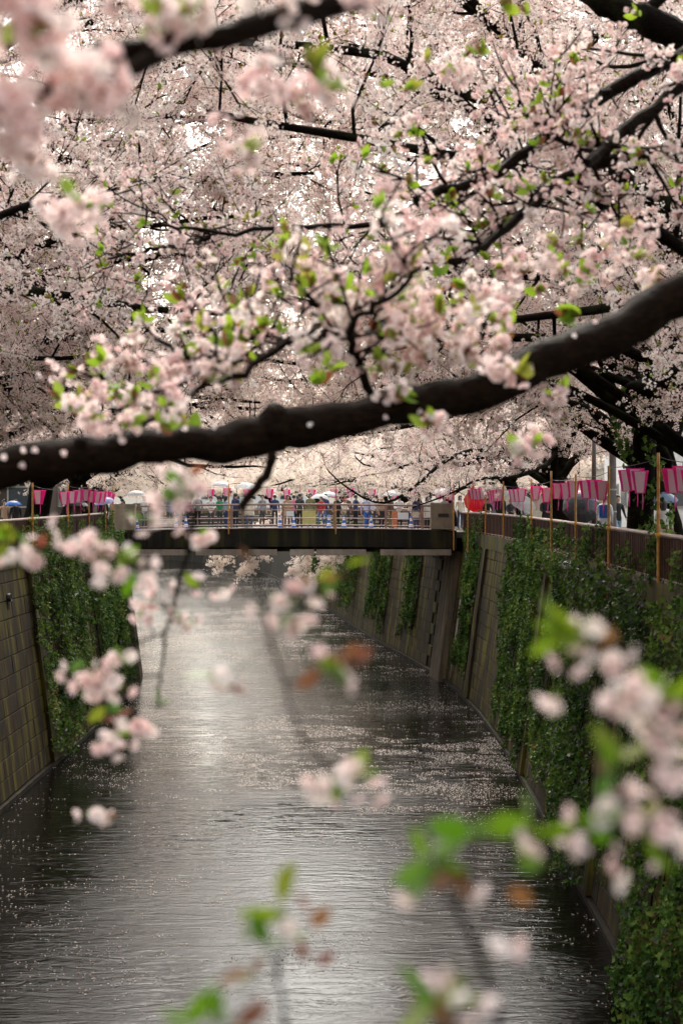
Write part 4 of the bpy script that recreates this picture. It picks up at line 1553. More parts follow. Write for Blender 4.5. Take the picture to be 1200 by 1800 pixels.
sprig('long dark twig curving down to a leafy blossom bunch over the middle water', 1.9,
      [[(425, 900), (440, 970), (462, 1050), (478, 1130), (500, 1200), (530, 1290), (570, 1340), (605, 1370)]],
      [(575, 1390, 18, 3), (600, 1405, 20, 4), (640, 1395, 16, 3), (645, 1365, 12, 2)],
      [(615, 1375, 3), (600, 1378, 1)], [(450, 990, 1)], 0.0036)
sprig('reddish young leaves and buds over the dark water near the right wall', 1.7,
      [[(500, 1200), (540, 1195), (580, 1190), (610, 1185)]],
      [(585, 1225, 16, 2), (548, 1215, 10, 1)], [(600, 1190, 1), (580, 1188, 1)], [(560, 1165, 2), (598, 1155, 2), (628, 1165, 2), (545, 1180, 1)], 0.002)
sprig('small green and red bud sprig over the bright water', 2.2,
      [[(478, 1130), (430, 1170), (395, 1185), (370, 1185)]],
      [(405, 1200, 14, 2), (385, 1205, 10, 1)], [(372, 1183, 2)], [(398, 1195, 2), (418, 1190, 1)], 0.0015)
sprig('large blurred blossom bunch with a bright leaf against the right ivy', 1.6,
      [[(1330, 1180), (1230, 1170), (1130, 1150), (1060, 1130), (1010, 1120)], [(1060, 1130), (990, 1190)]],
      [(985, 1165, 16, 2), (1000, 1180, 18, 2), (1040, 1150, 22, 3), (1075, 1165, 24, 4), (975, 1225, 14, 2), (1050, 1105, 12, 1)],
      [(1000, 1105, 4), (1020, 1110, 2), (985, 1105, 2)], [(1085, 1120, 2)], 0.004)
sprig('large blurred blossom mass with leaves at the right edge', 1.5,
      [[(1340, 1280), (1250, 1260), (1170, 1250), (1090, 1230)], [(1170, 1250), (1130, 1290)]],
      [(1085, 1225, 22, 3), (1110, 1250, 24, 4), (1150, 1240, 24, 3), (1110, 1275, 22, 3), (1160, 1290, 30, 5), (1195, 1270, 26, 4), (1190, 1310, 22, 4)],
      [(1165, 1225, 3), (1190, 1225, 3)], [(1110, 1225, 2), (1175, 1265, 1)], 0.004)
sprig('large blurred blossom and leaf spray at the lower right', 1.5,
      [[(1340, 1460), (1240, 1440), (1160, 1440), (1080, 1455), (1000, 1470), (930, 1470)], [(1080, 1455), (1060, 1520), (1045, 1560)], [(1160, 1440), (1120, 1490)], [(1090, 1450), (1090, 1370)]],
      [(1070, 1435, 22, 3), (1095, 1450, 24, 3), (965, 1485, 20, 3), (985, 1490, 18, 2), (1035, 1470, 14, 2), (1120, 1490, 20, 3), (1145, 1500, 18, 2), (1170, 1410, 24, 4), (1195, 1400, 24, 4), (1185, 1480, 20, 3), (1040, 1560, 18, 2)],
      [(925, 1455, 3), (960, 1515, 3), (1085, 1345, 4), (1100, 1350, 2), (1030, 1440, 2), (1130, 1450, 2)], [(1070, 1400, 2), (1160, 1375, 2)], 0.004)
sprig('shoot of bright green leaves rising over the lower water', 1.4,
      [[(900, 1900), (850, 1700), (800, 1600), (780, 1560), (790, 1510)], [(800, 1600), (830, 1500), (835, 1470)]],
      [(720, 1565, 14, 1), (800, 1580, 12, 1)], [(770, 1510, 3), (750, 1515, 2), (838, 1460, 2), (830, 1465, 1)], [(800, 1540, 3), (880, 1560, 1)], 0.0042)
sprig('shoot of small green leaves in the bright middle of the water', 1.55,
      [[(520, 1900), (500, 1780), (485, 1700), (470, 1660)], [(490, 1720), (505, 1620), (500, 1600)]],
      [(470, 1645, 8, 1)], [(470, 1665, 3), (440, 1650, 2), (500, 1592, 2)], [(540, 1620, 2), (545, 1690, 2), (450, 1720, 2)], 0.0036)
sprig('leafy shoot with a pale flower rising at the bottom edge', 1.35,
      [[(820, 1950), (790, 1850), (765, 1780), (760, 1740)], [(790, 1850), (810, 1750)]],
      [(800, 1730, 18, 2), (840, 1745, 18, 2), (815, 1780, 16, 2), (850, 1700, 14, 1)], [(755, 1750, 4), (770, 1765, 2)], [(790, 1790, 2)], 0.004)
sprig('leaf tips rising at the lower edge left of the middle', 1.35,
      [[(400, 1950), (395, 1850), (390, 1810)]], [(1, 1900, 2, 0)][:0], [(390, 1790, 4), (370, 1795, 2)], [(420, 1800, 2), (440, 1815, 1)], 0.0022)

# ------------------------------------------------------------------ ivy on the walls
def vnoise(n, m, sx, sy, seed):
    g = np.random.default_rng(seed).random((int(n) + 3, int(m) + 3))
    def f(u, v):
        u = np.asarray(u) / sx
        v = np.asarray(v) / sy
        i = np.clip(u.astype(int), 0, g.shape[0] - 2); j = np.clip(v.astype(int), 0, g.shape[1] - 2)
        a = u - i; b = v - j
        a = a * a * (3 - 2 * a); b = b * b * (3 - 2 * b)
        return (g[i, j] * (1 - a) * (1 - b) + g[i + 1, j] * a * (1 - b) + g[i, j + 1] * (1 - a) * b + g[i + 1, j + 1] * a * b)
    return f


def ivy(side, y0, y1, z0, z1, label, seed, dens=260, thick=0.34, grey=0.0, ragged=1.6, over=0.0, size=1.0, stemc=9, top_rag=0.3):
    X = xr if side > 0 else xl
    XX = XR if side > 0 else XL
    root = empty('ivy', (X(y0, z1), y0, z1))
    tag(root, label, 'ivy', 'ivy hanging on the canal walls')
    off = np.array(root.location)
    g = np.random.default_rng(seed)
    L, Hh = y1 - y0, z1 - z0
    n = int(L * Hh * dens)
    v = g.uniform(0, L, n); w = g.uniform(0, Hh, n)
    streak = vnoise(L / 0.45, Hh / 2.6, 0.45, 2.6, seed)
    clump = vnoise(L / 0.3, Hh / 0.3, 0.3, 0.3, seed + 1)
    hem = vnoise(L / 0.5, 2, 0.5, 1, seed + 2)
    edge = vnoise(2, Hh / 0.6, 1, 0.6, seed + 3)
    e0 = hem(v, np.zeros(n)) * ragged
    keep = (w > e0 - 0.2) & (w < Hh - top_rag * hem(v, np.ones(n)))
    keep &= (v > edge(np.zeros(n), w) * 0.7) & (v < L - edge(np.ones(n), w) * 0.7)
    s = streak(v, w)
    keep &= g.random(n) < np.clip((s * 0.60 + clump(v, w) * 0.50 - 0.36) * 4.0, 0.02, 1)
    v, w, s = v[keep], w[keep], s[keep]
    n = len(v)
    cl_ = clump(v, w)
    depth = 0.04 + thick * (0.1 + 1.3 * np.clip(s * 1.6 - 0.35, 0, 1) + 0.35 * cl_ * cl_) * g.uniform(0.35, 1, n)
    z = z0 + w
    x = XX(y0 + v, np.minimum(z, 7.2)) - side * (depth + np.where(z > 6.6, 0.16, 0.0))
    pts = np.stack([x, y0 + v, z], -1) - off
    # leaves face out of the wall and a little up
    rot = np.stack([R(68) + g.normal(0, 0.5, n), g.normal(0, 0.4, n), np.where(side > 0, -R(90), R(90)) + g.normal(0, 0.6, n)], -1)
    sz = g.uniform(0.6, 1.5, n) * size * (0.8 + 0.5 * clump(v, w))
    gm = g.random(n) < grey
    if grey and gm.any():
        scatter('foliage', pts[gm], rot[gm], sz[gm], IVYG, root)
    scatter('foliage', pts[~gm], rot[~gm], sz[~gm], IVY, root)
    mb = MB()
    for k in range(stemc):
        yy = y0 + L * (k + g.random()) / stemc
        zs = np.linspace(z1 - 0.1, z0 + 0.4 + g.random() * ragged, 9)
        yw = yy + np.cumsum(g.normal(0, 0.05, 9))
        mb.tube([(xr(a, min(b, 7.2)) - 0.06 if side > 0 else xl(a, min(b, 7.2)) + 0.06, a, b) - off for a, b in zip(yw, zs)], 0.012, 4)
    mb.build('stem', M['bark'], root)
    if over:
        ov = []
        for k in range(int(over)):
            yy = y0 + L * (k + g.random()) / over
            hgt = g.uniform(0.5, 1.15)
            wd = g.uniform(0.15, 0.5)
            m = int(200 * hgt * (0.3 + wd))
            zz = g.uniform(-0.1, hgt, m)
            ov.append(np.stack([np.full(m, 0.0), yy + g.normal(0, wd * 0.6, m) * (1 - 0.4 * zz / hgt), ROAD + zz], -1))
        ov = np.concatenate(ov)
        ov[:, 0] = XX(ov[:, 1], WTOP) - side * g.uniform(0.03, 0.25, len(ov))
        rr = np.stack([R(65) + g.normal(0, 0.5, len(ov)), g.normal(0, 0.4, len(ov)), np.where(side > 0, -R(90), R(90)) + g.normal(0, 0.7, len(ov))], -1)
        scatter('foliage', ov - off, rr, g.uniform(0.7, 1.3, len(ov)) * size, IVY, root)
    return root


ivy(-1, 46.2, 54.6, 0.1, 7.35, 'broad ivy curtain on the left wall beside the bare blocks', 1, 300, 0.42, 0.08, 1.4, 9)
ivy(-1, 55.8, 67.0, 0.3, 7.4, 'ivy curtain on the left wall next to the bridge girder', 2, 240, 0.40, 0.05, 2.0, 6)
ivy(1, 62.6, 66.4, 0.3, 7.45, 'narrow ivy drape on the right wall nearest the bridge pier', 3, 320, 0.2, 0.05, 1.6, 3, 1.0, 6)
ivy(1, 44.6, 54.6, 0.1, 7.4, 'long ivy curtain on the right wall reaching the water below the middle lanterns', 4, 300, 0.26, 0.04, 1.8, 8)
ivy(1, 38.4, 43.6, 0.6, 7.3, 'dense ivy curtain on the right wall right of the narrow dark gap', 5, 300, 0.32, 0.06, 1.6, 4)
ivy(1, 30.8, 37.2, 0.1, 6.0, 'deep green bulging ivy low on the right wall behind the blurred flowers', 6, 300, 0.55, 0.10, 1.0, 0)
ivy(1, 27.0, 38.8, 4.6, 7.35, 'grey tinged ivy under the fence below the nearest lanterns', 7, 300, 0.50, 0.30, 1.6, 7)
ivy(1, 16.0, 26.4, -0.2, 7.3, 'dark ivy at the lower right corner of the canal wall', 8, 300, 0.5, 0.05, 0.8, 4)
ivy(1, 28.2, 29.6, 0.5, 5.0, 'thin ivy strand on the bare blocks low at the right', 12, 240, 0.3, 0.0, 1.0, 0, 0.9, 3)
ivy(1, 77.0, 81.0, 0.9, 7.3, 'ivy drape on the right wall seen just under the bridge', 9, 220, 0.25, 0.03, 1.6, 0, 1.2)
ivy(1, 85.0, 93.0, 0.6, 7.3, 'second ivy drape on the right wall behind the bridge', 10, 200, 0.25, 0.03, 1.6, 0, 1.2)
ivy(1, 97.0, 132.0, 0.6, 7.2, 'farthest ivy on the curving right wall behind the bridge', 11, 110, 0.5, 0.03, 2.2, 0, 1.6)

# ------------------------------------------------------------------ petals adrift on the water
g = np.random.default_rng(77)
n0 = 500000
yy = 24 + (g.random(n0) ** 1.0) * 150
xx = XL(yy) + (XR(yy) - XL(yy)) * g.random(n0)
f1 = vnoise(200 / 2.2, 200 / 1.3, 2.2, 1.3, 5)
f2 = vnoise(200 / 0.5, 200 / 0.3, 0.5, 0.3, 6)
f3 = vnoise(200 / 8, 200 / 6, 8, 6, 8)
u = (xx + 60)
d = f1(u, yy) * 0.55 + f2(u, yy) * 0.45
band = np.exp(-((yy - 51) / 6.0) ** 2) * np.clip((xx + 4) / 6 + 0.35, 0.1, 1) + 0.75 * np.exp(-((yy - 43.5) / 3.2) ** 2) * np.exp(-((xx + 1.0) / 3.6) ** 2) * 1.5 + 0.35 * np.exp(-((yy - 98) / 14) ** 2) + 0.10
pk = np.clip((d - 0.50) * 5.5, 0, 1) * band * np.clip(f3(u, yy) * 1.8 - 0.1, 0.1, 1) * 1.8 + 0.007
keep = g.random(n0) < pk * 1.0
xx, yy = xx[keep], yy[keep]
n = len(xx)
sz = g.uniform(0.015, 0.030, n) * np.where(yy > 70, 1.5, 1.0)
an = g.uniform(0, 6.28, n)
q4 = np.array([(-1, 0), (0, -0.6), (1, 0), (0, 0.6)])
V = np.zeros((n, 4, 3))
for k in range(4):
    V[:, k, 0] = xx + sz * (q4[k, 0] * np.cos(an) - q4[k, 1] * np.sin(an))
    V[:, k, 1] = yy + sz * 1.3 * (q4[k, 0] * np.sin(an) + q4[k, 1] * np.cos(an))
    V[:, k, 2] = 0.012 + g.uniform(0, 0.006, n)
mb = MB()
mb.add(V.reshape(-1, 3), np.arange(n * 4).reshape(-1, 4))
tag(mb.build('floating_petals', M['petal_far']), 'pale fallen petals drifting in patches on the dark water', 'petals', None, 'stuff')
print('petals', n)

# ------------------------------------------------------------------ lanterns and bamboo poles
def lantern_proto():
    root = empty('lantern', (0, 0, 0))
    h, a, b = 0.44, 0.17, 0.098          # hangs from z = 0 down to -h
    cz = [(a, 0.0), (b, -h)]
    cor = [(-1, -1), (1, -1), (1, 1), (-1, 1)]
    for k in range(4):
        c0, c1 = cor[k], cor[(k + 1) % 4]
        T0, T1 = Vector((c0[0] * a, c0[1] * a, 0)), Vector((c1[0] * a, c1[1] * a, 0))
        B0, B1 = Vector((c0[0] * b, c0[1] * b, -h)), Vector((c1[0] * b, c1[1] * b, -h))
        nrm = Vector(((c0[0] + c1[0]) / 2, (c0[1] + c1[1]) / 2, 0))
        mb = MB()
        def pt(u, v, o):
            return T0.lerp(T1, u).lerp(B0.lerp(B1, u), v) + nrm * o
        def slab(u0, u1, m_, o0, o1):
            vs = [pt(u0, 0, o0), pt(u1, 0, o0), pt(u1, 1, o0), pt(u0, 1, o0), pt(u0, 0, o1), pt(u1, 0, o1), pt(u1, 1, o1), pt(u0, 1, o1)]
            mb.hexa([vs[3], vs[2], vs[1], vs[0], vs[7], vs[6], vs[5], vs[4]], m_)
        if k % 2 == 0:
            slab(0.16, 0.84, 0, 0.0, 0.006)
            slab(0.0, 0.158, 1, 0.0, 0.008)
            slab(0.842, 1.0, 1, 0.0, 0.008)
        else:
            slab(0.0, 1.0, 1, 0.0, 0.006)
        mb.build('panel', [M['paper_white'], M['paper_pink']], root)
    mb = MB()
    mb.box((0, 0, 0.012), (2 * a + 0.02, 2 * a + 0.02, 0.02)); mb.box((0, 0, -h - 0.01), (2 * b + 0.02, 2 * b + 0.02, 0.016))
    mb.build('rim', [M['paper_pink']], root)
    mb = MB()
    mb.tube([(0.05, 0, -h - 0.01), (0.055, 0.01, -h - 0.2), (0.045, 0, -h - 0.36)], 0.012, 4)
    mb.build('tassel', M['ribbon'], root)
    mb = MB()
    mb.tube([(0, 0, 0.02), (0, 0, 0.10)], 0.006, 4)
    mb.build('hook', M['wire'], root)
    return root


LP = lantern_proto()
first_l = [True]


def lantern(p, rz, label, tilt=0.0):
    o = LP if first_l[0] else copy_tree(LP)
    first_l[0] = False
    o.location = p
    o.rotation_euler = (tilt, rnd.uniform(-0.05, 0.05), rz)
    tag(o, label, 'lantern', 'pink and white festival lanterns strung along the canal')
    return o


def pole(x, y, z0, z1, label, r=0.035, knots=(0.93,)):
    root = empty('bamboo_pole', (x, y, z0))
    tag(root, label, 'pole', 'bamboo poles tied to the railings')
    mb = MB()
    n = 14
    prof = []
    for i in range(n + 1):
        z = (z1 - z0) * i / n
        prof.append((r * (1 - 0.15 * i / n), z))
        if 0 < i < n:
            prof.append((r * 1.14 * (1 - 0.15 * i / n), z + 0.012))
            prof.append((r * (1 - 0.15 * i / n), z + 0.024))
    mb.lathe(prof + [(0.001, z1 - z0)], 8)
    mb.build('cane', M['bamboo'], root)
    mb = MB()
    for kz in knots:
        zz = ROAD + kz - z0
        mb.lathe([(r * 1.1, zz - 0.05), (r * 1.6, zz - 0.03), (r * 1.6, zz + 0.03), (r * 1.1, zz + 0.05)], 8)
    mb.build('tie', M['tie'], root)
    return root


# right bank: poles by their place along the fence, lantern strings between them
names_r = ['nearest the frame edge', 'beside the grey utility pole', 'in front of the large dark grey umbrella', 'left of the large dark grey umbrella', 'behind the drooping blossom spray', 'right of the crouching person in black',
           'right of the red umbrella', 'in front of the red umbrella', 'at the right end of the bridge railing']
pole_px = [1156, 1069, 1011, 968, 933, 884, 853, 822, 797]
pole_Y = []
for i, px in enumerate(pole_px):
    Y = 40.0
    for k in range(30):
        Y = F * (fxr(Y) - 0.13) / (px - 600)
        Y = min(Y, 70)
    if px < 830:
        Y = {822: 64.5, 797: 66.9}[px]
    x = (px - 600) / F * Y
    pole_Y.append((x, Y))
    ztop = {0: 9.75, 1: 9.62, 2: 9.5, 3: 9.68}.get(i, 9.5)
    pole(x, Y, 6.35, ztop, 'bamboo pole on the right bank fence, ' + names_r[i])
def string_between(pa, pb, n, label_tail, z=9.42, sag=0.12, x_out=0.0, side='right', jit=0.03, lead=0.2):
    pts = []
    for i in range(9):
        t = i / 8
        pts.append(Vector(pa).lerp(Vector(pb), t) + Vector((0, 0, -sag * 4 * t * (1 - t))))
    mb = MB()
    mb.tube(pts, 0.008, 4)
    tag(mb.build('lantern_string', M['wire']), 'thin dark cord carrying the lanterns ' + label_tail, 'cord', 'cords carrying the lanterns')
    for i in range(n):
        t = lead + (1 - 2 * lead) * ((i + rnd.uniform(-0.22, 0.22)) / max(1, n - 1)) if n > 1 else 0.5
        p = Vector(pa).lerp(Vector(pb), t) + Vector((0, 0, -sag * 4 * t * (1 - t) - 0.10 - rnd.choice((0, 0, 0.07))))
        ot = ['first', 'second', 'third', 'fourth', 'fifth', 'sixth'][i]
        lantern(p, R(rnd.uniform(-16, -4)) + (0.12 if side == 'left' else 0), 'pink and white lantern, %s %s' % (ot, label_tail))


zl = 9.52
PR = pole_Y


def pr(i, z):
    return (PR[i][0] + 0.05, PR[i][1], z)


string_between((6.45, 24.0, 9.62), pr(0, 9.66), 5, 'on the string at the right frame edge')
string_between(pr(0, 9.66), pr(1, 9.58), 3, 'between the frame edge pole and the utility pole', lead=0.36, sag=0.05)
string_between(pr(1, 9.5), pr(2, 9.44), 3, 'left of the vine clad trunk', sag=0.08, lead=0.25)
string_between(pr(2, 9.44), pr(3, 9.40), 3, 'over the large dark grey umbrella', sag=0.06)
string_between(pr(3, 9.40), pr(4, 9.36), 2, 'left of the tallest right bank pole', sag=0.08)
string_between(pr(4, 9.36), pr(5, 9.32), 3, 'above the drooping blossom spray', sag=0.1, lead=0.32)
string_between(pr(5, 9.32), pr(6, 9.30), 4, 'above the crouching person in black', sag=0.08, lead=0.25)
string_between(pr(6, 9.34), pr(7, 9.34), 4, 'right above the red umbrella', sag=0.05)
string_between((5.6, 70.5, 9.35), (5.0, 76, 9.4), 4, 'at the right end of the bridge', sag=0.08)
# left bank
pole_pxl = [(58, 47.0), (120, 53.5), (157, 58.5), (186, 63.0), (199, 66.6)]
names_l = ['left of the broad ivy curtain', 'before the black umbrella', 'right of the black umbrella', 'beside the lavender umbrella', 'at the left bridge pillar']
PLp = []
for (px, Y), nm in zip(pole_pxl, names_l):
    x = (px - 600) / F * Y
    PLp.append((x, Y))
    pole(x, Y, 6.5, 9.35, 'bamboo pole on the left bank fence, ' + nm)
string_between((PLp[0][0], PLp[0][1], 9.25), (PLp[1][0], PLp[1][1], 9.25), 2, 'left of the black umbrella', side='left')
string_between((PLp[1][0], PLp[1][1], 9.28), (PLp[2][0], PLp[2][1], 9.28), 3, 'above the black umbrella', side='left', sag=0.06)
string_between((PLp[2][0], PLp[2][1], 9.22), (PLp[3][0], PLp[3][1], 9.22), 3, 'above the lavender umbrella', side='left', sag=0.06)
string_between((PLp[3][0], PLp[3][1], 9.25), (PLp[4][0], PLp[4][1], 9.2), 2, 'next to the left bridge pillar', side='left')
# on the bridge
for px, Y, nm in ((402, 67.35, 'on the bridge left of the hanging dark branch'), (590, 67.35, 'at the middle of the bridge railing')):
    x = (px - 600) / F * Y
    pole(x, Y, 7.1, 9.5, 'bamboo pole ' + nm, 0.03, (1.0,))
bp_ = [(-8.6, 76.0), (-5.6, 76.0), (-2.2, 76.0), (1.2, 76.0), (4.2, 76.0)]
for i, (x, y) in enumerate(bp_):
    pole(x, y, 7.0, 9.55, 'bamboo pole on the far railing of the bridge, %s from the left' % ordn[i], 0.03, (1.0,))
for i in range(4):
    a, b = bp_[i], bp_[i + 1]
    string_between((a[0], a[1], 9.46), (b[0], b[1], 9.46), 3, 'of the %s string behind the bridge railing' % ordn[i], sag=0.1, lead=0.2)

# ------------------------------------------------------------------ people
def skin_body(pose, seed):
    """one continuous body grown over a jointed skeleton; returns a mesh with material slots skin, top, trousers, shoe"""
    J = {}
    J['pelvis'] = Vector((0, 0, 0.92)); J['waist'] = Vector((0, 0, 1.06)); J['chest'] = Vector((0, 0.0, 1.27)); J['nb'] = Vector((0, 0.0, 1.41))
    J['neck'] = Vector((0, -0.01, 1.47)); J['jaw'] = Vector((0, -0.035, 1.535)); J['head'] = Vector((0, -0.01, 1.62)); J['crown'] = Vector((0, 0.005, 1.68))
    for s, n in ((-1, 'l'), (1, 'r')):
        J['hip' + n] = Vector((0.09 * s, 0, 0.88)); J['kn' + n] = Vector((0.10 * s, -0.01, 0.48)); J['an' + n] = Vector((0.10 * s, 0.02, 0.09)); J['toe' + n] = Vector((0.12 * s, -0.14, 0.035))
        J['sh' + n] = Vector((0.185 * s, 0, 1.385)); J['el' + n] = Vector((0.235 * s, 0.03, 1.12)); J['wr' + n] = Vector((0.24 * s, -0.05, 0.89)); J['ha' + n] = Vector((0.235 * s, -0.08, 0.80))
    J.update({k: Vector(v) for k, v in pose.items()})
    edges = [('pelvis', 'waist'), ('waist', 'chest'), ('chest', 'nb'), ('nb', 'neck'), ('neck', 'jaw'), ('jaw', 'head'), ('head', 'crown')]
    for n in 'lr':
        edges += [('pelvis', 'hip' + n), ('hip' + n, 'kn' + n), ('kn' + n, 'an' + n), ('an' + n, 'toe' + n), ('nb', 'sh' + n), ('sh' + n, 'el' + n), ('el' + n, 'wr' + n), ('wr' + n, 'ha' + n)]
    rad = dict(pelvis=(0.155, 0.11), waist=(0.14, 0.10), chest=(0.165, 0.115), nb=(0.11, 0.085), neck=(0.055, 0.055), jaw=(0.065, 0.07), head=(0.082, 0.098), crown=(0.06, 0.075))
    for n in 'lr':
        rad.update({'hip' + n: (0.09, 0.09), 'kn' + n: (0.062, 0.062), 'an' + n: (0.042, 0.045), 'toe' + n: (0.04, 0.03), 'sh' + n: (0.066, 0.066), 'el' + n: (0.047, 0.047), 'wr' + n: (0.033, 0.028), 'ha' + n: (0.036, 0.020)})
    names = list(J)
    # fingers: short chains rooted in the palm
    for n, s in (('l', -1), ('r', 1)):
        d = (J['ha' + n] - J['wr' + n]).normalized()
        sd = d.cross(Vector((0, 1, 0.2))).normalized()
        for k in range(4):
            nm = 'f%s%d' % (n, k)
            b = J['ha' + n] + sd * (k - 1.5) * 0.019
            J[nm] = b + d * 0.035
            J[nm + 't'] = b + d * (0.075 - 0.008 * abs(k - 1.3)) + Vector((0, -0.02, 0))
            rad[nm] = (0.010, 0.010); rad[nm + 't'] = (0.008, 0.008)
            edges += [('ha' + n, nm), (nm, nm + 't')]
        J['t' + n] = J['ha' + n].lerp(J['wr' + n], 0.5) - sd * 0.05 * s + d * 0.02 + Vector((0, -0.02, 0))
        rad['t' + n] = (0.010, 0.010)
        edges += [('wr' + n, 't' + n)]
    # nose
    J['nose'] = J['head'] + (J['jaw'] - J['head']) * 0.45 + Vector((0, -0.105, 0)); rad['nose'] = (0.013, 0.016)
    edges += [('head', 'nose')]
    names = list(J)
    idx = {k: i for i, k in enumerate(names)}
    me = bpy.data.meshes.new('body')
    me.from_pydata([J[k][:] for k in names], [(idx[a], idx[b]) for a, b in edges], [])
    ob = bpy.data.objects.new('body', me)
    C.objects.link(ob)
    sk = ob.modifiers.new('skin', 'SKIN')
    sk.use_smooth_shade = True
    if not me.skin_vertices:
        me.skin_vertices.new()
    lay = me.skin_vertices[0].data
    for k in names:
        lay[idx[k]].radius = rad[k]
        lay[idx[k]].use_root = (k == 'pelvis')
    sb = ob.modifiers.new('sub', 'SUBSURF')
    sb.levels = 1
    sb.render_levels = 1
    dg = bpy.context.evaluated_depsgraph_get()
    dg.update()
    ev = ob.evaluated_get(dg)
    out = bpy.data.meshes.new_from_object(ev)
    out.name = 'body'
    bpy.data.objects.remove(ob)
    seg = [(J[a], J[b], a, b) for a, b in edges]

    def region(a, b):
        if a in ('neck', 'jaw', 'head', 'nose') or b == 'nose' or a.startswith(('wr', 'ha', 'f')) or b.startswith('t') and b[1] in 'lr' and len(b) == 2:
            return 0
        if a.startswith(('hip', 'kn')) or b.startswith('hip'):
            return 2
        if a.startswith('an'):
            return 3
        return 1
    out.materials.clear()
    for m_ in (M['skin'], CL('grey'), CL('navy'), M['shoe']):
        out.materials.append(m_)
    for p in out.polygons:
        c = p.center
        best, bi = 1e9, 1
        for A, B, a, b in seg:
            ab = B - A
            t = max(0, min(1, (c - A).dot(ab) / max(ab.length_squared, 1e-9)))
            d = (c - A - ab * t).length - 0.6 * (rad[a][0] * (1 - t) + rad[b][0] * t)
            if d < best:
                best, bi = d, region(a, b)
        p.material_index = bi
        p.use_smooth = True
    return out, J


POSES = [
    {},
    dict(ell=(-0.25, -0.06, 1.16), wrl=(-0.12, -0.26, 1.30), hal=(-0.08, -0.32, 1.36), elr=(0.25, -0.06, 1.16), wrr=(0.12, -0.26, 1.30), har=(0.08, -0.32, 1.36)),           # both hands up to a camera
    dict(elr=(0.26, -0.04, 1.15), wrr=(0.17, -0.22, 1.22), har=(0.15, -0.27, 1.28)),                                                                                   # one hand up, holding
    dict(head=(0, -0.07, 1.60), jaw=(0, -0.08, 1.51), crown=(0, -0.075, 1.66), ell=(-0.24, -0.05, 1.14), wrl=(-0.10, -0.22, 1.08), hal=(-0.04, -0.27, 1.08), elr=(0.24, -0.05, 1.14), wrr=(0.10, -0.22, 1.08), har=(0.05, -0.27, 1.09)),  # looking down at the hands
    dict(knl=(-0.10, -0.16, 0.50), anl=(-0.10, -0.12, 0.10), toel=(-0.11, -0.27, 0.05), knr=(0.10, 0.05, 0.48), anr=(0.10, 0.24, 0.14), toer=(0.11, 0.12, 0.04), ell=(-0.24, 0.12, 1.13), wrl=(-0.24, 0.10, 0.90), hal=(-0.24, 0.08, 0.81), elr=(0.24, -0.06, 1.13), wrr=(0.23, -0.20, 0.94), har=(0.23, -0.26, 0.87)),  # walking
]
BODIES = [skin_body(p, i) for i, p in enumerate(POSES)]


def hair_mesh(J, long_):
    mb = MB()
    c = J['head'] + Vector((0, 0.012, 0.012))
    V, f = [], []
    nu, nv = 10, 6
    for j in range(nv + 1):
        for i in range(nu):
            a = i / nu * 2 * math.pi
            front = max(0, -math.sin(a))
            low = (1.75 + (0.5 if long_ else 0.25) * (1 - front)) - 0.75 * front
            th = j / nv * low
            rx, ry, rz_ = 0.098, 0.115, 0.125
            z = math.cos(th) * rz_
            rr = math.sin(min(th, 1.75))
            ex = 1.0
            p = Vector((math.cos(a) * rr * rx, math.sin(a) * rr * ry, z))
            if long_ and j == nv and front < 0.4:
                p.z -= 0.14
            V.append(tuple(c + p))
    for j in range(nv):
        for i in range(nu):
            f.append((j * nu + i, j * nu + (i + 1) % nu, (j + 1) * nu + (i + 1) % nu, (j + 1) * nu + i))
    mb.add(V, [q[::-1] for q in f], 0, True)
    o = mb.build('hair', M['hair'])
    me = o.data
    bpy.data.objects.remove(o)
    return me


HAIR = [(hair_mesh(J, False), hair_mesh(J, True)) for _, J in BODIES]
_em = MB()
_em.lathe([(0.0, 0.006), (0.008, 0.003), (0.010, 0), (0.008, -0.003), (0.0, -0.006)], 6)
_eo = _em.build('eye', M['eye']); EYEM = _eo.data; bpy.data.objects.remove(_eo)
_cm = MB()
_cm.lathe([(0.17, 1.40), (0.20, 1.25), (0.19, 1.06), (0.215, 0.92), (0.25, 0.70), (0.26, 0.62), (0.25, 0.62), (0.20, 0.92)], 14)
for v in _cm.v:
    v[:, 1] *= 0.74
_co = _cm.build('coat', CL('tan')); COAT = _co.data; bpy.data.objects.remove(_co)
_sm = MB()
_sm.lathe([(0.155, 1.02), (0.18, 0.92), (0.24, 0.62), (0.25, 0.55), (0.24, 0.55), (0.15, 0.95)], 14)
for v in _sm.v:
    v[:, 1] *= 0.8
_so = _sm.build('skirt', CL('navy')); SKIRT = _so.data; bpy.data.objects.remove(_so)
_hm = MB()
_hm.lathe([(0.0, 0.13), (0.07, 0.12), (0.108, 0.06), (0.112, 0.0), (0.15, -0.015), (0.148, -0.022), (0.10, -0.01)], 12)
_ho = _hm.build('cap', CL('red')); CAP = _ho.data; bpy.data.objects.remove(_ho)


def slotmat(o, i, m_):
    o.material_slots[i].link = 'OBJECT'
    o.material_slots[i].material = m_


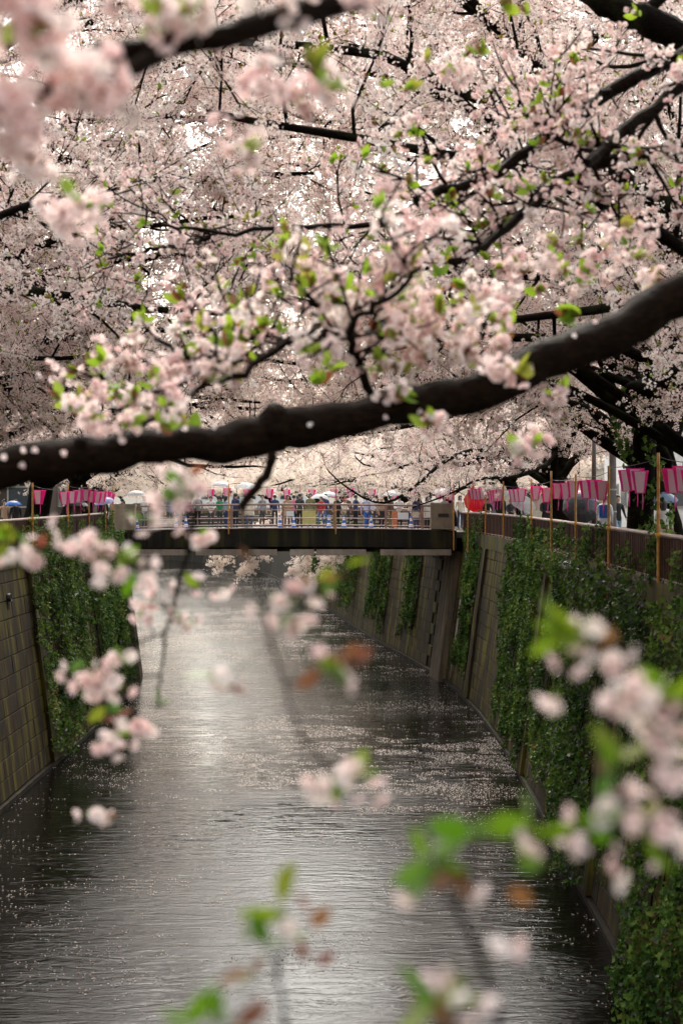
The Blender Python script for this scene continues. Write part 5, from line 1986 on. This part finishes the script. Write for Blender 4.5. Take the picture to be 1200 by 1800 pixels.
def person(x, y, z, rz, pose, top, bottom, label, hair='hair', long_=False, coat=None, skirt=None, cap=None, h=1.0, group='people along the canal'):
    root = empty('person', (x, y, z), rz)
    root.scale = (h, h, h)
    tag(root, label, 'person', group)
    me, J = BODIES[pose]
    b = inst('body', me, root)
    slotmat(b, 1, CL(top)); slotmat(b, 2, CL(bottom))
    hr = inst('hair', HAIR[pose][1 if long_ else 0], root); slotmat(hr, 0, M[hair])
    for s in (-1, 1):
        inst('eye', EYEM, root, J['head'].lerp(J['jaw'], 0.12) + Vector((0.033 * s, -0.097, 0)), (R(90), 0, 0))
    if coat:
        c = inst('coat', COAT, root); slotmat(c, 0, CL(coat))
    if skirt:
        c = inst('skirt', SKIRT, root); slotmat(c, 0, CL(skirt))
    if cap:
        c = inst('cap', CAP, root, J['head'] + Vector((0, 0, 0.03))); slotmat(c, 0, CL(cap))
    return root


def umbrella(x, y, z, kind, label, tilt=(0, 0), rz=0.0, s=1.0, shaft=0.85, band=None):
    root = empty('umbrella', (x, y, z))
    root.rotation_euler = (tilt[0], tilt[1], rz)
    root.scale = (s, s, s)
    tag(root, label, 'umbrella', 'umbrellas in the crowd')
    mb = MB()
    k, n = 8, 6
    V = []
    for j in range(n + 1):
        t = j / n
        r = 0.52 * math.sin(t * 1.25) / math.sin(1.25)
        zz = 0.27 * (math.cos(t * 1.45) - 1) / (1 - math.cos(1.45)) * 1.0
        for i in range(k * 2):
            a = i * math.pi / k
            rr = r * (1.0 if i % 2 == 0 else 0.94)
            V.append((rr * math.cos(a), rr * math.sin(a), zz + (0.0 if i % 2 == 0 else 0.02 * t)))
    f = []
    kk = k * 2
    for j in range(n):
        for i in range(kk):
            f.append((j * kk + i, j * kk + (i + 1) % kk, (j + 1) * kk + (i + 1) % kk, (j + 1) * kk + i))
    if band:
        mb.add(V, f[:kk * 3], 1, False)
        mb.f.append((np.array(f[kk * 3:]), 0, False))
        mb.build('canopy', [UM[kind], UM[band]], root)
    else:
        mb.add(V, f, 0, False)
        mb.build('canopy', [UM[kind]], root)
    mb = MB()
    for i in range(k):
        a = i * 2 * math.pi / k
        mb.tube([(0.30 * math.cos(a) * t * 1.7, 0.30 * math.sin(a) * t * 1.7, -0.02 - 0.27 * (1 - math.cos(t * 1.45)) / (1 - math.cos(1.45))) for t in (0.05, 0.35, 0.7, 1.0)], 0.004, 3)
    mb.build('ribs', M['wire'], root)
    mb = MB()
    mb.tube([(0, 0, 0.05), (0, 0, -shaft)], 0.007, 6)
    mb.build('shaft', M['steel_pole'], root)
    mb = MB()
    mb.tube([(0, 0, -shaft + 0.005), (0, 0, -shaft - 0.08), (0.02, 0, -shaft - 0.12), (0.055, 0, -shaft - 0.12), (0.07, 0, -shaft - 0.08)], 0.012, 6)
    mb.build('handle', M['wire'], root)
    return root


def bx(px, Y):
    return (px - 600) / F * Y


def on_bridge(px, Y, *a, **k):
    x = bx(px, Y)
    return person(x, Y, zb(x) - 0.06, *a, **k)


BG = 'people on the bridge'
crowd = [
    (213, 70.5, 3.0, 0, 'brown', 'charcoal', 'person in brown behind the left bridge pillar', {}),
    (252, 69.6, 2.7, 2, 'white', 'navy', 'grey haired person in white shirt right of the left pillar', dict(hair='hair_grey')),
    (300, 70.2, 0.2, 0, 'denim', 'charcoal', 'person in blue denim behind the blossom cluster', {}),
    (332, 72.4, 0.5, 4, 'pink', 'black', 'person in a pink top walking behind the blossom cluster', dict(long_=True)),
    (372, 69.2, 0.1, 3, 'white', 'charcoal', 'person in white shirt and dark trousers looking down at the railing', {}),
    (388, 70.6, 3.3, 0, 'green', 'charcoal', 'person with a green jacket beside the one in white', {}),
    (399, 71.6, 2.8, 0, 'skyblue', 'navy', 'person in pale blue behind the left bamboo pole', dict(long_=True)),
    (412, 69.4, 3.1, 2, 'navy', 'black', 'person in navy right of the left bamboo pole', {}),
    (440, 71.2, 0.3, 4, 'cream', 'denim', 'person in cream passing behind the hanging dark branch', dict(long_=True, coat='cream')),
    (462, 73.0, 0.3, 0, 'grey', 'charcoal', 'person in grey at the back near the hanging dark branch', {}),
    (507, 69.3, 0.0, 3, 'tan', 'brown', 'brown haired person in tan coat holding a white sheet', dict(hair='hair_brown', coat='tan', long_=True)),
    (516, 71.0, 2.9, 1, 'pink', 'black', 'person with a pink scarf lifting a camera', {}),
    (527, 69.5, 3.2, 0, 'charcoal', 'black', 'tall person in a dark suit seen from behind', dict(h=1.06)),
    (547, 72.0, 0.0, 0, 'olive', 'olive', 'person in an olive coat right of the dark suit', dict(coat='olive')),
    (562, 70.0, 0.2, 4, 'red', 'denim', 'person in a red top and jeans under the dark edged umbrella', dict(h=0.95)),
    (572, 71.4, 0.2, 4, 'navy', 'denim', 'person in navy under the white umbrella', {}),
    (595, 70.3, 0.1, 0, 'black', 'black', 'person in black right of the middle bamboo pole', {}),
    (605, 69.1, 0.4, 3, 'cream', 'olive', 'person in a red cap leaning over the railing', dict(cap='red', h=0.92)),
    (622, 70.2, 2.8, 1, 'navy', 'black', 'person in navy lifting a phone', {}),
    (641, 69.2, 0.2, 4, 'lavender', 'cobalt', 'person in a lavender jacket and blue trousers', {}),
    (655, 72.0, 3.1, 0, 'white', 'charcoal', 'person in white at the back, right of the lavender jacket', dict(long_=True)),
    (668, 69.6, 0.1, 0, 'tan', 'black', 'person in a tan jacket and black skirt', dict(skirt='black', long_=True)),
    (686, 71.2, 0.4, 0, 'brown', 'olive', 'person in brown behind the orange board', {}),
    (703, 70.2, 0.0, 3, 'white', 'black', 'person in white holding a white card over the railing', {}),
    (722, 70.9, 3.0, 1, 'cream', 'navy', 'person in cream with dark hair lifting a camera by the right pillar', {}),
    (733, 69.4, 3.2, 0, 'navy', 'navy', 'person in navy beside the last railing post', {}),
    (750, 69.8, 0.2, 0, 'white', 'black', 'person in a white coat and black skirt at the right pillar', dict(coat='white', long_=True)),
    (780, 71.5, 0.1, 0, 'grey', 'charcoal', 'person in grey under the clear umbrella behind the right pillar', {}),
    (480, 74.2, 3.0, 0, 'navy', 'charcoal', 'person in dark blue at the far bridge railing left of the tan coat', {}),
    (612, 74.3, 3.0, 0, 'brown', 'charcoal', 'person in brown at the far bridge railing behind the red cap', {}),
    (350, 74.2, 3.0, 0, 'grey', 'black', 'person in grey at the far bridge railing behind the white shirt', {}),
]
for px, Y, rz, pose, top, bot, lab, kw in crowd:
    kw = dict(kw)
    kw['h'] = kw.get('h', 1.0) * rnd.uniform(0.93, 1.02)
    on_bridge(px + rnd.uniform(-3, 3), Y + (rnd.uniform(0, 1.6) if rnd.random() < 0.5 else 0), rz + rnd.uniform(-0.7, 0.7), pose, top, bot, lab, group=BG, **kw)


def um_at(px, py, Y, kind, label, **k):
    p = P(px, py, Y)
    return umbrella(p.x, p.y, p.z, kind, label, **k)


um_at(432, 848, 71.0, 'clear', 'large clear umbrella held left of the hanging dark branch', s=1.15)
um_at(388, 846, 72.4, 'white', 'white umbrella above the person in pale blue')
um_at(562, 868, 70.4, 'clear', 'clear umbrella over the red top and jeans', s=0.9, shaft=0.6)
um_at(578, 864, 72.0, 'white', 'white umbrella by the middle bamboo pole', s=0.9)
um_at(778, 858, 71.5, 'clear', 'clear dome umbrella behind the right bridge pillar', s=1.1)
um_at(690, 862, 73.2, 'white', 'white umbrella behind the drooping black branch')
um_at(240, 862, 73.0, 'white', 'white umbrella above the left bridge pillar')

# right bank
def bank(px, Y, *a, **k):
    return person(bx(px, Y), Y, ROAD, *a, **k)


bank(856, 64.5, 0.3, 3, 'black', 'black', 'crouching looking person in black before the red umbrella', h=0.93)
um_at(838, 876, 65.6, 'red', 'bright red umbrella on the right bank', tilt=(R(62), R(10)), s=1.15, shaft=0.7)
bank(868, 67.5, 3.0, 0, 'skyblue', 'navy', 'person in light blue right of the red umbrella')
bank(808, 73.5, 0.4, 0, 'cream', 'navy', 'person in cream at the bridge corner left of the red umbrella', long_=True)
bank(879, 63.0, 2.7, 4, 'black', 'black', 'tall person in black right of the red umbrella', h=1.05)
bank(897, 62.5, 0.4, 3, 'charcoal', 'black', 'person in dark clothes with a pink hood below the clear umbrella', cap='pink', h=0.92)
um_at(905, 862, 63.6, 'clear', 'clear umbrella over the person in dark clothes', tilt=(R(10), R(12)), s=1.05)
um_at(922, 876, 61.0, 'clear', 'clear umbrella tilted toward the drooping blossom spray', tilt=(R(35), R(20)), s=1.1)
bank(925, 61.5, 0.2, 0, 'white', 'grey', 'person in white behind the tilted clear umbrella')
bank(958, 55.0, 0.4, 3, 'black', 'black', 'person in black with white cap beside the bamboo pole', cap='white')
um_at(1021, 884, 46.5, 'grey', 'large dark grey umbrella tilted toward the fence', tilt=(R(66), R(-14)), s=1.2, shaft=0.8)
bank(1012, 47.2, 3.0, 2, 'charcoal', 'black', 'person hidden behind the large dark grey umbrella', h=0.96)
um_at(1040, 858, 52.0, 'white', 'white umbrella between the dark grey umbrella and the utility pole', s=1.2)
bank(1042, 52.0, 0.2, 2, 'white', 'grey', 'person in white under the white umbrella by the utility pole')
bank(1062, 44.0, 2.8, 4, 'white', 'navy', 'person in a white coat with a blue bag at the utility pole', coat='white')
bank(1084, 48.0, 0.4, 4, 'black', 'skyblue', 'person in black right of the utility pole')
um_at(1166, 866, 39.5, 'slate', 'slate blue umbrella between the two dark trunks', s=0.8, tilt=(R(12), 0))
bank(1166, 39.0, 2.7, 0, 'white', 'cream', 'dark haired person in a pale jacket between the two trunks', long_=True, h=0.92)
# left bank
um_at(24, 880, 52.0, 'blue', 'small blue and white umbrella at the left edge', s=0.62, band='white', shaft=0.6)
bank(28, 52.4, 0.6, 0, 'black', 'charcoal', 'person in black under the blue and white umbrella', h=0.9)
bank(8, 54.5, 0.6, 4, 'tan', 'charcoal', 'person in tan at the left edge of the view', h=0.9)
um_at(133, 878, 57.5, 'black', 'wide black umbrella on the left bank', s=1.05, shaft=0.7)
bank(138, 57.8, 0.2, 2, 'brown', 'black', 'person in brown under the black umbrella', h=0.94)
um_at(182, 874, 63.0, 'lavender', 'lavender umbrella near the left bridge pillar', s=0.9, tilt=(R(14), R(-8)))
bank(181, 63.4, 0.1, 0, 'black', 'black', 'person in black under the lavender umbrella', h=0.95)
bank(72, 60.5, 0.2, 0, 'white', 'pink', 'person in white and pink between the trunk and the black umbrella', h=0.95)
# dim figures strolling on the far right bank
for i, (y, d, top) in enumerate(((84, 1.6, 'white'), (88, 2.4, 'navy'), (93, 1.8, 'cream'), (97, 2.7, 'black'), (103, 1.5, 'grey'), (110, 2.2, 'white'))):
    x = xr(y, 7.2) + d
    person(x, y, ROAD, rnd.uniform(0, 6), 4, top, 'charcoal', 'person in %s walking the right bank beyond the bridge, %s one out' % (top, ordn[i]), long_=bool(i % 2))

# blue bag in front of the person in the white coat
mb = MB()
p = P(1061, 899, 43.6)
mb.box((p.x, p.y, p.z - 0.0), (0.30, 0.16, 0.40)); mb.box((p.x, p.y - 0.1, p.z - 0.06), (0.22, 0.05, 0.22))
tag(mb.build('backpack', CL('cobalt')), 'bright blue backpack carried beside the utility pole', 'bag')

# boards and cards along the bridge railing
def board(px, py, wpx, hpx, Y, m_, label, name='placard'):
    p = P(px, py, Y)
    mb = MB()
    mb.box((0, 0, 0), (wpx / F * Y, 0.02, hpx / F * Y))
    o = mb.build(name, m_)
    o.location = p
    o.rotation_euler = (rnd.uniform(-0.06, 0.06), rnd.uniform(-0.03, 0.03), 0)
    tag(o, label, 'board')
    return o


board(510, 903, 13, 9, 67.52, M['white_card'], 'white sheet tied to the railing before the tan coat')
board(708, 907, 19, 12, 67.52, M['white_card'], 'white card tied to the railing near the right pillar')
board(730, 905, 12, 10, 67.52, CL('cream'), 'cream card tied to the railing beside the last post')
board(693, 913, 10, 28, 68.4, M['orange_wood'], 'upright orange board standing behind the railing')
board(543, 910, 24, 26, 68.6, M['yellow_cloth'], 'yellow green cloth banner hung behind the railing', 'banner')


def cone(px, label):
    Y = 67.98
    x = bx(px, Y)
    root = empty('traffic_cone', (x, Y, zb(x) - 0.06))
    tag(root, label, 'traffic cone', 'blue and white traffic cones along the railing')
    mb = MB(); mb.box((0, 0, 0.02), (0.36, 0.36, 0.04)); mb.build('base', M['cone_blue'], root)
    zs = [0.04, 0.18, 0.32, 0.46, 0.60, 0.72]
    for i in range(5):
        r = lambda z: 0.14 - 0.13 * z / 0.78
        mb = MB(); mb.lathe([(r(zs[i]), zs[i] + 0.001), (r(zs[i + 1]), zs[i + 1])] + ([(0.001, zs[i + 1] + 0.003)] if i == 4 else []), 12)
        mb.build('band', M['cone_blue'] if i % 2 == 0 else M['cone_white'], root)


for px, lab in ((241, 'by the left bridge pillar'), (310, 'behind the blossom cluster'), (327, 'right of the blossom cluster'), (492, 'left of the tan coat'), (516, 'at the feet of the dark suit'), (578, 'left of the middle railing post'),
                (604, 'below the red cap'), (652, 'beside the lavender jacket'), (722, 'below the cream card')):
    cone(px, 'blue and white striped traffic cone ' + lab)

# ------------------------------------------------------------------ street furniture on the right bank
up = empty('utility_pole', (bx(1076, 45), 45, ROAD)); tag(up, 'grey concrete utility pole left of the vine clad trunk', 'pole')
mb = MB(); mb.tube([(0, 0, -0.1), (0, 0, 9.5)], (0.12, 0.09), 12); mb.build('shaft', M['steel_pole'], up)
for z in (1.2, 1.9, 3.1):
    mb = MB(); mb.lathe([(0.118, z - 0.03), (0.128, z - 0.025), (0.128, z + 0.025), (0.118, z + 0.03)], 12); mb.build('band', M['frame'], up)
mb = MB(); mb.box((0, 0, 8.6), (1.6, 0.09, 0.09)); mb.build('crossarm', M['steel_pole'], up)
bpx = empty('sign_post', (bx(1043, 50), 50, ROAD)); tag(bpx, 'brown street lamp post with a beige box, right of the grey umbrella', 'post')
mb = MB(); mb.tube([(0, 0, -0.1), (0, 0, 5.0)], (0.09, 0.07), 10); mb.build('shaft', M['brown_pole'], bpx)
mb = MB(); mb.box((0.09, -0.14, 1.50), (0.28, 0.14, 0.48)); mb.box((0.09, -0.215, 1.5), (0.24, 0.012, 0.43)); mb.build('box', M['box_beige'], bpx)
mb = MB(); mb.tube([(0, 0, 4.95), (-0.25, -0.1, 5.1), (-0.6, -0.2, 5.05)], 0.035, 6); mb.build('arm', M['brown_pole'], bpx)
mb = MB(); mb.lathe([(0.001, 0.06), (0.10, 0.03), (0.16, -0.03), (0.15, -0.05), (0.001, -0.06)], 10, (-0.62, -0.2, 5.03)); mb.build('lamp', M['frame'], bpx)
ob = empty('banner_flag', (bx(829, 68), 68.0, ROAD)); tag(ob, 'narrow orange banner on a dark pole above the red umbrella', 'banner')
mb = MB(); mb.tube([(-0.12, 0, 0), (-0.12, 0, 2.6)], 0.03, 8); mb.build('pole', M['brown_pole'], ob)
mb = MB()
V = []
for i in range(9):
    for j in (0, 1):
        V.append((-0.08 + 0.2 * j, 0.02 * math.sin(i * 0.9 + j), 1.15 + 0.17 * i))
mb.add(V, [(i * 2, i * 2 + 1, i * 2 + 3, i * 2 + 2) for i in range(8)], 0, True)
o = mb.build('cloth', M['orange'], ob)
sd = o.modifiers.new('thick', 'SOLIDIFY'); sd.thickness = 0.006


# ------------------------------------------------------------------ buildings behind the trees
def building(x, y, w, d, h, m_, label, floors, cols, face, shop=False):
    root = empty('building', (x, y, ROAD))
    tag(root, label, 'building', 'buildings behind the trees')
    mb = MB(); mb.box((0, 0, h / 2), (w, d, h)); mb.build('wall', m_, root)
    mb = MB(); mb.box((0, 0, h + 0.1), (w + 0.3, d + 0.3, 0.2)); mb.build('roof', M['pillar'], root)
    wm = MB(); wm.box((0, 0, 0), (1.5, 0.10, 1.3)); 
    pn = MB(); pn.box((0, 0, 0), (1.3, 0.06, 1.1))
    wo = wm.build('window', M['frame'], root); wme = wo.data; bpy.data.objects.remove(wo)
    po = pn.build('pane', M['glass'], root); pme = po.data; bpy.data.objects.remove(po)
    fh = h / floors
    for s in ('front', face):
        for i in range(floors):
            for j in range(cols):
                t = (j + 0.5) / cols - 0.5
                z = fh * (i + 0.55)
                if s == 'front':
                    o = inst('window', wme, root, (t * w, -d / 2 - 0.02, z))
                    inst('pane', pme, o, (0, -0.04, 0))
                else:
                    sx = -1 if face == 'west' else 1
                    o = inst('window', wme, root, (sx * (w / 2 + 0.02), t * d, z), (0, 0, R(90) * (-1 if face == 'west' else 1)))
                    inst('pane', pme, o, (0, -0.04, 0))
    for i in range(1, floors):
        mb = MB(); mb.box((0, -d / 2 - 0.03, fh * i), (w + 0.05, 0.05, 0.14)); mb.build('ledge', M['frame'], root)
    mb = MB(); mb.box((0, -d / 2 - 0.35, 2.75), (w * 0.9, 0.7, 0.12)); mb.build('awning', M['build_brown'], root)
    return root


building(22.5, 78, 14, 12, 9.5, M['build_white'], 'white low building glimpsed between the trunks on the right bank', 3, 5, 'west')
building(25.0, 56, 12, 13, 7.5, M['build_cream'], 'cream house behind the right hand trees', 2, 4, 'west')
building(20.0, 112, 16, 14, 11, M['build_cream'], 'cream block behind the far right bank trees', 3, 5, 'west')
building(-24.0, 95, 12, 20, 9, M['build_brown'], 'brown house behind the left hand trunk', 3, 5, 'east')
building(-42.0, 128, 14, 16, 12, M['build_white'], 'white block behind the left bank beyond the bridge', 4, 5, 'east')
building(-20, 300, 26, 14, 12, M['build_white'], 'pale block at the far end of the canal bend', 4, 8, 'west')
